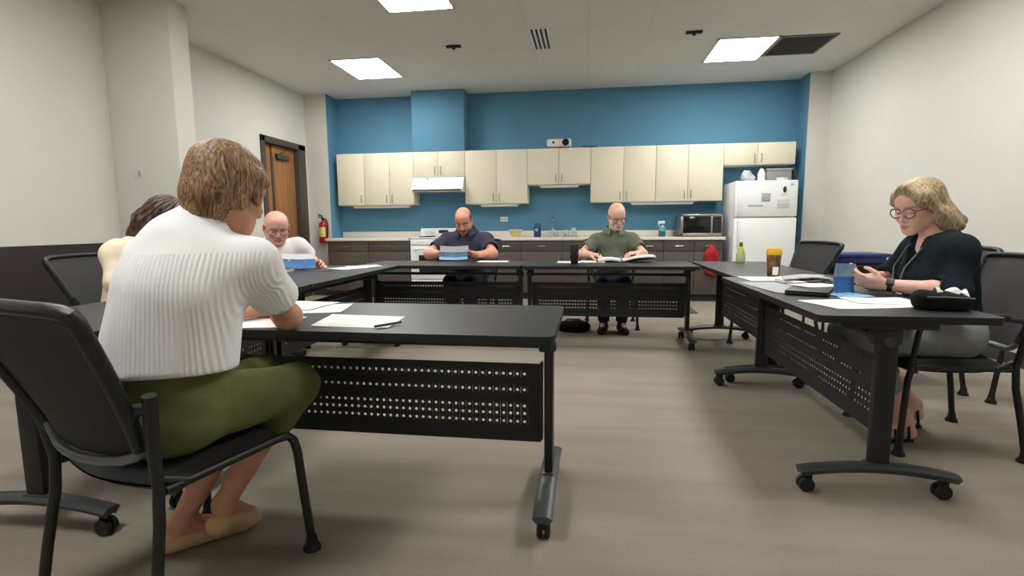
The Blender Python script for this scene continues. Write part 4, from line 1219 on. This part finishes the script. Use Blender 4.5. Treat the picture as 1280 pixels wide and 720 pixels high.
# --- woman in pale yellow on the left
def yellow_woman():
    J, H = pose((-2.79, 2.83), (1, .03), (-2.655, 2.84, 1.015), (-2.50, 2.86, 1.145), (.80, .30, -.48), sh=.18, hz=.56, w=1.02, d=1.05, bust=True,
                elR=(-2.60, 2.58, .79), wrR=(-2.36, 2.66, .785), elL=(-2.56, 3.06, .79), wrL=(-2.35, 2.98, .785), arm=1.05, sc=1.03)
    sk = skins('light_skin', (222, 168, 148), (84, 62, 50))
    hands = [dict(W=J['wrR'], D=(.95, .2, -.03), N=(0, 0, -1), side=-1, curl=(.2, .2, .25, .3, .3), sc=.95),
             dict(W=J['wrL'], D=(.95, -.2, -.03), N=(0, 0, -1), side=1, curl=(.2, .2, .25, .3, .3), sc=.95)]
    P, o = body(J, H, sk, hands)
    tag(P, 'dark-haired woman in pale yellow top, mostly hidden behind the blonde woman', 'person')
    top_garment('top', J, H, cloth('pale_yellow_knit', (240, 224, 198), .03, .3, 16), P, o, sl=1.15, inf=.014, fold=folder_noise(15, .004, 12), hem=.52, sleeve=(.068, .064), neckr=.07)
    trousers('trousers', J, cloth('dark_slacks', (38, 38, 44)), P, o)
    shoes(J, M['rubberf'], P, o)
    f = hair_field(H, .25, .0042); p, e = H.p, H.er; st = strands(H, .0028, 22, 8)
    f.ell(p(0, -.02, .045), e(.092, .112, .092), H.rot, .02, fold=st)
    f.ell(p(0, -.085, -.04), e(.084, .062, .095), H.rot, .04, fold=st)
    f.cone(p(0, -.10, -.06), p(0, -.115, -.15), .07, .045, .03, fold=st)
    for s in (-1, 1):
        f.cone(p(s*.074, -.015, .05), p(s*.08, -.05, -.10), .028, .026, .03, fold=st)
        f.cone(p(s*.02, .065, .10), p(s*.074, .04, .03), .022, .016, .02, fold=st)
    f.ell(p(0, .115, -.03), e(.062, .085, .10), H.rot, .006, 's')
    for s in (-1, 1): f.ell(p(s*.09, .0, -.01), e(.03, .022, .034), H.rot, .005, 's')
    f.mesh('hair', hair_mat('dark_brown_hair', (48, 34, 28), (98, 74, 60), (40, 40, 10)), o, None, P)
yellow_woman()

# ------------------------------------------------------------------ papers and things on the tables
TT = .7412
random.seed(4)
def sheet(name, label, pts, m, z=TT, th=.0012, cat='paper', group=None, curl=.004):
    """pts: four corners (x,y) in order; a thin sheet, one corner a little lifted"""
    c = sum((V(p).to_2d() for p in pts), V((0, 0)))/4; ph = random.random()*6
    b = MB()
    def fn(u, v):
        a = V(pts[0]).lerp(V(pts[1]), u); d = V(pts[3]).lerp(V(pts[2]), u); q = a.lerp(d, v)
        return (q.x-c.x, q.y-c.y, th+curl*max(0, abs(2*u-1)**3*abs(math.sin(ph+v*2)))*.6)
    b.grid(fn, 8, 6, th)
    o = b.build(name, m, None, (c.x, c.y, z)); tag(o, label, cat, group); return o
def rect(cx, cy, w, d, a):
    a = math.radians(a); R = Matrix.Rotation(a, 2)
    return [tuple(V((cx, cy))+R @ V((x*w/2, y*d/2))) for x, y in ((-1, -1), (1, -1), (1, 1), (-1, 1))]
# foreground table
sheet('paper_sheet', 'white sheet lying alone on the foreground table, right of the elbow', [(-.985, 1.745), (-.690, 1.738), (-.712, 1.972), (-1.03, 1.995)], M['paper'])
sheet('paper_sheet', 'white sheet under the forearm of the blonde woman', rect(-1.235, 1.80, .30, .22, 8), M['paper'])
sheet('paper_sheet', 'white sheet beyond the elbow of the blonde woman', rect(-1.19, 2.13, .30, .24, 12), M['paper'])
sheet('paper_sheet', 'white sheet farthest back on the foreground table', rect(-1.30, 2.20, .28, .24, -6), M['paper'], TT+.003)
t = thing('ink_pen', 'dark pen across the near corner of the lone white sheet', 'pen', (-.70, 1.775, TT+.009))
MB().tube([(-.035, -.05, 0), (.03, .04, 0)], .0042, 10).build('barrel', M['black'], t); MB().tube([(.03, .04, 0), (.037, .05, 0)], [.004, .001], 10).build('tip', M['chrome'], t)
# left row
o = MB().tube([(-.08, -.02, 0), (.08, .03, 0)], .0045, 6).build('pencil', M['yellow'], None, (-2.24, 2.24, TT+.0046)); tag(o, 'yellow pencil on the left table below the pale yellow top', 'pencil')
sheet('paper_sheet', 'loose white sheets on the left table near the far corner', rect(-2.03, 4.28, .30, .24, 62), M['paper'])
sheet('black_folder', 'flat black folder under the white sheets at the left table end', rect(-2.12, 4.10, .34, .26, 75), M['black'], TT-.0006, .0018, 'folder', None, .0)
sheet('paper_sheet', 'second loose white sheet at the far end of the left table', rect(-1.96, 4.42, .28, .22, 40), M['paper'], TT+.003)
def held_folder(name, label, c, wdir, up, W, Hh, mats, split, bow=.02):
    """a bent card held up: wdir along its width, up along its height; bands of different print"""
    wdir = nv(wdir); up = nv(np.array(up)-wdir*np.dot(wdir, up)); n = np.cross(wdir, up)
    t = thing(name, label, 'folder', tuple(c))
    prev = 0
    for i, (nm, m, e) in enumerate(zip(('top_page', 'cover', 'inner_sheet'), mats, split)):
        b = MB(); a0 = prev
        def fn(u, v, a0=a0, e=e):
            h = .5-(a0+(e-a0)*v); q = wdir*(u-.5)*W+up*h*Hh+n*bow*((2*u-1)**2-.4*math.sin(PI*(h+.5)))
            return tuple(q)
        b.grid(fn, 12, 6, .002); b.build(nm, m, t); prev = e
    return t
held_folder('presentation_folder', 'blue folder with white pages held up by the man in the white T-shirt', (-2.385, 4.01, .818), (.80, .60, -.06), (-.25, .35, .9), .33, .13, (M['paper'], M['bluep']), (.35, 1.0))
held_folder('presentation_folder', 'grey and blue folder held up by the man in the navy polo', (-1.325, 5.165, .822), (1, .02, .01), (0, .45, .9), .29, .15, (M['greyp'], M['dkblue'], M['lbluep']), (.42, .80, 1.0))
held_folder('brochure', 'blue brochure held up by the woman in the dark blazer', (1.29, 2.875, .818), (.85, .5, -.06), (-.18, -.05, .95), .15, .15, (M['photo'], M['bluep']), (.45, 1.0))
# far tables
sheet('paper_sheet', 'white sheet right of the folder of the man in navy', rect(-.92, 5.13, .30, .20, 3), M['paper'])
sheet('paper_sheet', 'white sheet left of the black tumbler on the far table', rect(-.17, 5.07, .22, .22, 0), M['paper'])
sheet('paper_sheet', 'white sheet under the writing hand of the man in green', rect(.06, 5.12, .24, .26, -4), M['paper'], TT+.002)
def open_binder():
    t = thing('open_binder', 'open binder of pages in front of the man in the green polo', 'binder', (.33, 5.16, TT))
    b = MB(); b.bb(-.24, .0, -.13, .13, 0, .004, .001); b.build('back_cover', M['black'], t)
    b = MB(); b.grid(lambda u, v: (.0+.30*u, -.13+.26*v, .004+.035*u), 8, 4, .003); b.build('front_cover', M['black'], t)
    b = MB(); b.grid(lambda u, v: (-.225+.22*u, -.12+.24*v, .024+.014*math.sin(PI*u)), 12, 4, .018); b.build('page_stack', M['paper'], t)
    b = MB(); b.grid(lambda u, v: (.01+.30*u, -.12+.24*v, .022+.040*u+.012*math.sin(PI*u)), 12, 4, .012); b.build('turned_pages', M['paper'], t)
    for y in (-.07, 0, .07): MB().tube([(-.015, y, .01), (-.012, y, .036), (0, y, .044), (.012, y, .036), (.015, y, .012)], .002, 8).build('ring', M['chrome'], t)
open_binder()
t = thing('ink_pen', 'dark pen in the hand of the man in the green polo', 'pen', (.125, 5.195, .80))
MB().tube([(.012, -.02, -.045), (-.02, .03, .075)], .0042, 10).build('barrel', M['black'], t); MB().tube([(.012, -.02, -.045), (.0145, -.024, -.056)], [.004, .001], 10).build('tip', M['chrome'], t)
t = thing('tumbler', 'tall black tumbler on the far table, left of the man in green', 'tumbler', (-.112, 4.86, TT))
MB().lathe([(.0, .0), (.031, 0), (.033, .004), (.042, .155), (.041, .158), (.0, .158)]).build('body', M['black'], t)
MB().lathe([(.0, .158), (.044, .158), (.045, .17), (.041, .178), (.0, .178)]).build('lid', M['rubberf'], t)
MB().lathe([(.0365, .05), (.0385, .05), (.0405, .085), (.0385, .085)]).build('grip_band', M['rubberf'], t)
# right row
t = thing('tumbler', 'yellow-lidded travel tumbler on the right table', 'tumbler', (1.262, 3.78, TT))
can = mat('brown_gold_print', (54, 42, 34), .4, rgb2=(150, 110, 56), scale=22)
MB().lathe([(.0, 0), (.036, 0), (.038, .004), (.046, .145), (.0, .146)]).build('body', can, t)
MB().lathe([(.0, .146), (.049, .146), (.050, .152), (.049, .176), (.044, .182), (.043, .190), (.0, .190)]).build('lid', M['yellow'], t)
b = MB(); b.grid(lambda u, v: ((.0385+.054*.11*v+.0012)*math.cos(-2.0+.9*u), (.0385+.054*.11*v+.0012)*math.sin(-2.0+.9*u), .01+.055*v), 8, 4, .0006); b.build('label_patch', M['paper'], t)
t = thing('cleaner_bottle', 'clear bottle with yellow-green liquid and green cap at the far end of the right tables', 'bottle', (1.42, 5.13, TT))
MB().lathe([(.0, 0), (.036, 0), (.04, .008), (.04, .075), (.03, .10), (.0, .104)]).build('lower_body', mat('pale_green_plastic', (208, 220, 168), .25, trans=.3), t)
MB().lathe([(.03, .1005), (.034, .09), (.026, .125), (.014, .145), (.0, .147)]).build('shoulder', mat('yellow_green_plastic', (176, 186, 60), .35), t)
MB().lathe([(.016, .146), (.017, .15), (.014, .172), (.010, .186), (.0, .188)]).build('cap', mat('dark_green_plastic', (74, 92, 50), .4), t)
sheet('paper_sheet', 'white sheet behind the laptop, beside the yellow-lidded tumbler', rect(1.175, 3.59, .32, .26, 4), M['paper'])
sheet('newsletter', 'grey printed newsletter pages in front of the laptop', rect(1.055, 3.10, .22, .52, 6), M['greyp'], TT, .002, 'paper')
t = thing('paper_stack', 'stack of grey and white papers behind the laptop', 'papers', (1.30, 3.32, TT))
MB().box((0, 0, .012), (.27, .22, .022), .002, rz(.2)).build('lower_stack', M['paper'], t)
b = MB(); b.grid(lambda u, v: tuple(rz(-.25) @ V((-.13+.26*u, -.10+.2*v, .03+.012*math.sin(PI*u)+.01*u))), 10, 4, .006); b.build('bent_magazine', M['greyp'], t)
b = MB(); b.grid(lambda u, v: tuple(rz(.5) @ V((-.10+.2*u, -.14+.1*v, .028+.02*u))), 6, 3, .003); b.build('black_leaf', M['black'], t)
t = thing('laptop', 'closed black laptop on the right table in front of the woman in the blazer', 'laptop', (1.135, 2.86, TT), math.radians(62))
MB().box((0, 0, .009), (.27, .19, .014), .005).build('base', M['black'], t); MB().box((0, 0, .0205), (.268, .188, .008), .003).build('screen_lid', M['bmetal'], t)
MB().cyl((-.09, .094, .017), (.09, .094, .017), .005).build('hinge', M['rubberf'], t)
sheet('paper_sheet', 'white sheet lying across the closed laptop', rect(1.205, 2.99, .21, .15, 20), M['paper'], TT+.0255, .0012)
o = MB().box((0, 0, .012), (.035, .085, .022), .007).build('eraser', M['redc'], None, (1.262, 3.085, TT), .3); tag(o, 'small red object between the laptop and the blue brochure', 'small object')
sheet('blue_card', 'pale blue card lying under the hands of the woman in the blazer', rect(1.275, 2.80, .17, .19, 20), M['lbluep'], TT+.001, .001, 'card')
sheet('paper_sheet', 'large white sheet on the near end of the right table', rect(1.20, 2.50, .40, .27, 14), M['paper'])
sheet('paper_sheet', 'second white sheet beside the black pouch on the right table', rect(1.33, 2.58, .28, .20, 2), M['paper'], TT+.003)
def pouch():
    t = thing('pouch', 'black zip pouch with white tissue sticking out, on the near right table', 'pouch', (1.455, 2.37, TT))
    f = Field((1.31, 2.25, .73), (1.60, 2.5, .86), .0045)
    f.ell((1.455, 2.37, .778), (.105, .062, .042), None, .0, fold=folder_noise(21, .002, 40)); f.ell((1.38, 2.375, .79), (.032, .05, .032), None, .02); f.ell((1.455, 2.37, .76), (.10, .06, .03), None, .03)
    f.half((0, 0, .7425), (0, 0, -1), .003)
    f.mesh('case', cloth('black_nylon', (22, 22, 24), .1, .3, 40), (1.455, 2.37, TT), None, t)
    MB().tube([(-.085, -.048, .056), (-.03, -.062, .058), (.04, -.062, .056), (.095, -.04, .05)], .003, 8).build('zip', M['gmetal'], t)
    b = MB(); r = random.Random(3)
    b.grid(lambda u, v: (-.035+.12*u, -.03+.05*v+.006*math.sin(9*u), .062+.022*math.sin(PI*v)+.010*math.sin(11*u+3*v)), 16, 8, .002)
    b.build('tissue', M['tissue'], t)
pouch()

# ------------------------------------------------------------------ kitchen things
CTZ = .9155
t = thing('projector', 'white projector with dark lens on top of the wall cabinets', 'projector', (-.42, 8.06, CT))
MB().box((0, 0, .075), (.36, .26, .115), .03, None, 4).build('body', M['whitep'], t)
MB().lathe([(.0, 0), (.04, 0), (.046, .006), (.05, .03), (.038, .03), (.034, .012), (.0, .012)], (.10, -.128, .075), axis=(0, -1, 0)).build('lens', M['glass'], t)
MB().lathe([(.0, 0), (.02, 0), (.02, .006), (.0, .006)], (-.08, -.128, .08), axis=(0, -1, 0), n=14).build('sensor_window', M['black'], t)
for x, y in ((-.14, -.09), (.14, -.09), (0, .09)): MB().cyl((x, y, 0), (x, y, .02), .014).build('foot', M['black'], t)
t = thing('remote_control', 'dark flat remote beside the projector on the wall cabinets', 'remote', (.03, 8.03, CT))
MB().box((0, 0, .012), (.24, .06, .022), .008).build('body', M['black'], t); MB().box((.0, -.002, .0245), (.16, .035, .003), .001).build('keypad', M['rubberf'], t)
t = thing('mixing_bowl', 'yellowish bowl on the worktop beside the man in navy', 'bowl', (-1.07, 7.93, CTZ))
MB().lathe([(.0, 0), (.05, 0), (.055, .008), (.085, .07), (.10, .112), (.096, .113), (.08, .072), (.048, .016), (.0, .012)], n=32).build('bowl_body', mat('straw_glaze', (204, 194, 140), .4, vary=.1), t)
MB().lathe([(.098, .106), (.104, .11), (.103, .117), (.097, .116)], n=32).build('rim', mat('straw_rim', (222, 214, 176), .4), t)
t = thing('soap_bottle', 'blue wrapped bottle left of the sink', 'bottle', (-.74, 7.95, CTZ))
MB().lathe([(.0, 0), (.05, 0), (.054, .006), (.054, .15), (.04, .17), (.0, .172)]).build('body', M['blueb'], t)
b = MB(); b.grid(lambda u, v: (.0548*math.cos(-2.2+.8*u), .0548*math.sin(-2.2+.8*u), .09+.04*v), 8, 3, .0006); b.build('label_patch', M['lbluep'], t)
MB().lathe([(.04, .166), (.045, .17), (.045, .205), (.038, .212), (.0, .212)]).build('cap', mat('teal_cap', (30, 96, 120), .4), t)
t = thing('faucet', 'slim steel faucet behind the dish rack', 'faucet', (-.52, 8.17, CTZ))
MB().lathe([(.0, 0), (.03, 0), (.03, .012), (.018, .02), (.0, .02)]).build('base', M['chrome'], t)
MB().tube([(0, 0, .015), (0, 0, .22), (0, -.02, .28), (0, -.07, .31), (0, -.12, .29), (0, -.14, .25)], .012).build('spout', M['chrome'], t)
MB().tube([(.02, 0, .05), (.07, -.01, .09)], .008).build('lever', M['chrome'], t)
t = thing('dish_rack', 'wire dish rack on the worktop behind the man in green', 'dish rack', (-.36, 7.95, CTZ))
b = MB()
for z in (.015, .075): b.tube([(-.22, -.14, z), (.22, -.14, z), (.22, .14, z), (-.22, .14, z), (-.22, -.14, z)], .004, 8)
b.build('rim', M['chrome'], t)
b = MB()
for i in range(12): b.tube([(-.21+i*.038, -.14, .075), (-.21+i*.038, -.14, .015), (-.21+i*.038, .14, .015), (-.21+i*.038, .14, .075)], .0025, 6)
b.build('wire_basket', M['chrome'], t)
for i, (x, y, h, r, lb) in enumerate(((-.50, 7.93, .09, .036, 'leftmost clear glass in the dish rack'), (-.40, 7.90, .07, .04, 'second clear glass from the left in the dish rack'), (-.30, 7.95, .085, .036, 'third clear glass from the left in the dish rack'), (-.20, 7.92, .12, .036, 'tallest clear glass, at the right end of the dish rack'))):
    o = MB().lathe([(.0, 0), (r*.8, 0), (r*.85, .004), (r, h), (r-.003, h), (r*.8, .008), (0, .008)]).build('drinking_glass', M['clear'], None, (x, y, CTZ+.0185)); tag(o, lb, 'glass', 'glasses in the dish rack')
t = thing('spray_bottle', 'teal spray bottle with pale trigger head left of the microwave', 'bottle', (1.09, 7.95, CTZ))
MB().lathe([(.0, 0), (.045, 0), (.05, .008), (.05, .08), (.0, .0805)]).build('liquid', M['tealb'], t)
MB().lathe([(.05, .081), (.05, .115), (.03, .15), (.016, .17), (.0, .17)]).build('bottle_shoulder', mat('aqua_clear', (120, 190, 205), .2, trans=.4), t)
MB().box((-.012, -.005, .205), (.10, .035, .045), .012).build('spray_head', mat('pale_aqua_plastic', (196, 226, 236), .4), t); MB().tube([(-.045, -.005, .19), (-.05, -.005, .165), (-.035, -.005, .15)], .006, 8).build('trigger', M['whitep'], t)
t = thing('microwave', 'silver-framed microwave at the right end of the worktop', 'microwave', (1.605, 7.98, CTZ))
MB().bb(-.285, .285, -.19, .22, .012, .318, .008).build('body', M['gmetal'], t)
d = MB(); d.bb(-.287, .285, -.215, -.191, .014, .05, .004); d.bb(-.287, .285, -.215, -.191, .285, .318, .004); d.bb(-.287, -.25, -.215, -.191, .014, .318, .004); d.bb(.125, .150, -.215, -.191, .014, .318, .004); d.bb(.268, .285, -.215, -.191, .014, .318, .004)
d = d.build('door_frame', M['chrome'], t)
MB().bb(-.25, .125, -.209, -.192, .05, .285, .003).build('window', M['glass'], t)
kp = MB().bb(.150, .268, -.209, -.192, .05, .285, .003).build('control_panel', M['black'], t)
MB().bb(.168, .25, -.2105, -.2085, .245, .27, .001).build('display', M['glass'], kp)
for i in range(4):
    for j in range(3): MB().bb(.168+j*.029, .192+j*.029, -.2115, -.2085, .075+i*.04, .10+i*.04, .002).build('button', M['rubberf'], kp)
for x in (-.24, .24):
    for y in (-.15, .18): MB().cyl((x, y, 0), (x, y, .013), .014).build('foot', M['black'], t)
def red_towel():
    c = (1.72, BF-.055, .60)
    f = Field((1.58, 7.52, .34), (1.86, 7.70, .86), .006)
    fo = folder_noise(31, .005, 26, (1, 1, .3))
    f.ell((1.72, 7.612, .70), (.082, .038, .085), None, .02, fold=fo); f.cone((1.72, 7.615, .70), (1.72, 7.615, .42), .05, .044, .05, fold=fo)
    f.cone((1.67, 7.617, .66), (1.675, 7.617, .43), .035, .032, .03, fold=fo); f.cone((1.77, 7.617, .66), (1.765, 7.617, .41), .035, .032, .03, fold=fo)
    f.cone((1.72, 7.615, .76), (1.70, 7.63, .80), .03, .016, .02)
    f.half((0, 7.655, 0), (0, 1, 0), .002)
    o = f.mesh('hand_towel', M['redc'], (1.72, 7.61, .38)); tag(o, 'bunched red cloth hanging on the base cabinet below the microwave', 'towel')
red_towel()
for x0, z0, lb, nm, y, m in ((-1.30, 1.193, 'white outlet plate on the blue wall right of the man in navy', 'wall_outlet', YB, 'whitep'),):
    t = thing(nm, lb, 'outlet', (x0, y, z0)); MB().bb(-.06, .06, -.006, 0, -.036, .036, .003).build('cover_plate', M['whitep'], t)
    for dx in (-.028, .028): MB().bb(dx-.017, dx+.017, -.0085, -.005, -.014, .014, .002).build('socket', M['greyp'], t)
t = thing('light_switch', 'pale switch plate on the pillar face at left', 'light switch', (-4.14, 4.43, 1.60))
MB().bb(-.05, .05, -.006, 0, -.045, .045, .003).build('cover_plate', M['wall'], t); MB().bb(.012, .036, -.014, -.005, -.028, .028, .003).build('rocker', M['greyp'], t)
t = thing('thermostat', 'small grey thermostat plate left of the brown door', 'thermostat', (XL, 6.60, 1.31))
MB().bb(0, .022, -.05, .05, -.04, .04, .005).build('body', M['greyp'], t); MB().bb(.021, .0235, -.03, .03, -.012, .022, .001).build('display', M['slot'], t)
# fire extinguisher
t = thing('fire_extinguisher', 'red fire extinguisher with yellow label hung beside the brown door', 'fire extinguisher', (-4.115, SY-.085, .84))
MB().lathe([(.0, 0), (.055, 0), (.062, .012), (.062, .27), (.055, .31), (.03, .335), (.018, .34), (.018, .36), (.0, .36)], n=28).build('cylinder', M['red'], t)
b = MB(); b.grid(lambda u, v: (.0632*math.cos(-2.6+2.0*u), .0632*math.sin(-2.6+2.0*u), .10+.15*v), 16, 4, .0006); b.build('label_patch', mat('yellow_green_label', (206, 206, 70), .5, rgb2=(232, 214, 190), scale=10), t)
h = MB().box((0, 0, .375), (.03, .04, .04), .006).build('valve', M['black'], t)
MB().tube([(0, 0, .385), (-.02, -.0, .40), (-.075, 0, .41)], .009, 8).build('carry_handle', M['black'], h); MB().tube([(0, 0, .395), (-.02, 0, .425), (-.075, 0, .445)], .009, 8).build('squeeze_lever', M['black'], h)
MB().tube([(.015, 0, .375), (.06, -.01, .37), (.085, -.012, .30), (.082, -.01, .16), (.075, -.01, .09)], .010, 10).build('hose', M['rubberf'], t)
MB().bb(-.02, .02, .062, .084, .12, .36, .003).build('wall_bracket', M['gmetal'], t)

# things on the refrigerator
FT = 1.6655
def bag():
    f = Field((2.08, 7.62, 1.64), (2.32, 7.86, 1.86), .006)
    fo = folder_noise(41, .008, 34)
    f.ell((2.20, 7.73, 1.72), (.085, .08, .062), None, .0, fold=fo); f.ell((2.17, 7.73, 1.76), (.05, .05, .06), None, .03, fold=fo); f.half((0, 0, FT+.001), (0, 0, -1), .003)
    o = f.mesh('plastic_bag', mat('pale_grey_film', (176, 186, 194), .35, vary=.1), (2.20, 7.73, FT)); tag(o, 'crumpled pale plastic bag on top of the refrigerator', 'bag')
bag()
t = thing('spray_bottle', 'white bottle with dark head on top of the refrigerator', 'bottle', (2.36, 7.72, FT))
MB().lathe([(.0, 0), (.045, 0), (.05, .008), (.048, .11), (.03, .15), (.016, .175), (.0, .176)]).build('body', M['whitep'], t)
MB().box((-.005, 0, .198), (.06, .03, .04), .01).build('spray_head', M['slot'], t); MB().tube([(.02, 0, .19), (.045, 0, .175), (.05, 0, .155)], .006, 8).build('trigger', M['slot'], t)
t = thing('storage_box', 'grey translucent storage box on top of the refrigerator', 'box', (2.585, 7.82, FT))
gb = mat('grey_translucent_plastic', (150, 152, 152), .35, trans=.15)
MB().bb(-.16, .16, -.12, .12, 0.001, .15, .012).build('bin', gb, t); MB().bb(-.168, .168, -.128, .128, .151, .172, .006).build('box_lid', M['greyp'], t)
o = MB().lathe([(.0, 0), (.06, 0), (.075, .04), (.072, .041), (.055, .006), (.0, .006)], n=24).build('white_dish', M['white'], None, (2.60, 7.63, FT)); tag(o, 'low white dish in front of the grey storage box', 'dish')
t = thing('canister', 'dark blue canister at the right end of the refrigerator top', 'canister', (2.805, 7.80, FT))
dn = mat('dark_navy_plastic', (34, 48, 70), .4)
MB().lathe([(.0, 0), (.036, 0), (.038, .004), (.038, .15), (.0, .151)]).build('body', dn, t); MB().lathe([(.0, .151), (.04, .151), (.04, .175), (.036, .18), (.0, .18)]).build('cap', M['black'], t)

# ------------------------------------------------------------------ along the right wall and on the floor
def low_table():
    t = thing('side_table', 'low dark side table carrying the blue tote boxes', 'table', (2.50, 5.35, 0))
    MB().bb(-.36, .36, -.25, .25, .60, .625, .004).build('tabletop', M['edge'], t)
    for x in (-.33, .33):
        for y in (-.22, .22): MB().tube([(x, y, .60), (x, y, 0)], .014).build('leg', M['bmetal'], t)
    MB().bb(-.33, .33, -.225, -.215, .54, .60, .002).build('apron', M['bmetal'], t)
low_table()
def tote(z, label, m, lidm, h):
    t = thing('tote_box', label, 'box', (2.49, 5.34, z), .06, 'blue tote boxes')
    b = MB(); pr = [(0, .002), (.20, .002), (.225, h-.03), (.0, h-.03)]
    b.box((0, 0, h*.45), (.42, .32, h*.86), .02); b.build('bin', m, t)
    MB().box((0, 0, h-.018), (.47, .36, .034), .01).build('box_lid', lidm, t)
    for s in (-1, 1): MB().box((s*.222, 0, h*.55), (.03, .11, .03), .008).build('handle', m, t)
tote(.6265, 'lower dark tote box on the side table by the right wall', M['black'], M['black'], .09)
tote(.718, 'blue tote box on top of the dark one by the right wall', M['navyp'], M['navyp'], .10)
def floor_bag(name, label, c, r, m, seed, handle):
    t = thing(name, label, 'bag', (c[0], c[1], 0))
    f = Field((c[0]-r[0]-.05, c[1]-r[1]-.05, -.02), (c[0]+r[0]+.05, c[1]+r[1]+.05, r[2]*2+.08), .009)
    fo = folder_noise(seed, .006, 20)
    f.ell((c[0], c[1], r[2]), r, None, .0, fold=fo); f.ell((c[0], c[1], r[2]*.5), (r[0]*.96, r[1]*.96, r[2]*.6), None, .05, fold=fo); f.half((0, 0, .002), (0, 0, -1), .003)
    f.mesh('body', m, (c[0], c[1], 0), None, t)
    MB().tube([(-r[0]*.5, 0, r[2]*1.75), (-r[0]*.4, .02, r[2]*2+handle*.7), (0, .03, r[2]*2+handle), (r[0]*.4, .02, r[2]*2+handle*.7), (r[0]*.5, 0, r[2]*1.75)], .008, 10).build('handle', M['rubberf'], t)
bn = cloth('black_bag_nylon', (24, 24, 26), .12, .4, 20)
floor_bag('handbag', 'black bag on the floor under the far table, left of the green polo man', (-.13, 5.42), (.16, .10, .06), bn, 51, -.004)
floor_bag('tote_bag', 'dark tote bag on the floor behind the foreground chair', (-2.72, 2.30), (.13, .10, .17), bn, 53, .06)
t = MB().box((0, 0, .006), (1.05, .85, .01), .004).build('floor_mat', M['mat'], None, (.84, 7.05, 0)); tag(t, 'dark grey floor mat in front of the kitchen cabinets', 'mat')

# ------------------------------------------------------------------ world and exposure
w = bpy.data.worlds.new('world'); scn.world = w; w.use_nodes = True
w.node_tree.nodes['Background'].inputs['Color'].default_value = (.5, .5, .5, 1); w.node_tree.nodes['Background'].inputs['Strength'].default_value = .0
vs = scn.view_settings; vs.view_transform = 'Standard'; vs.look = 'None'; vs.gamma = 1; vs.exposure = 0.0; vs.use_curve_mapping = False
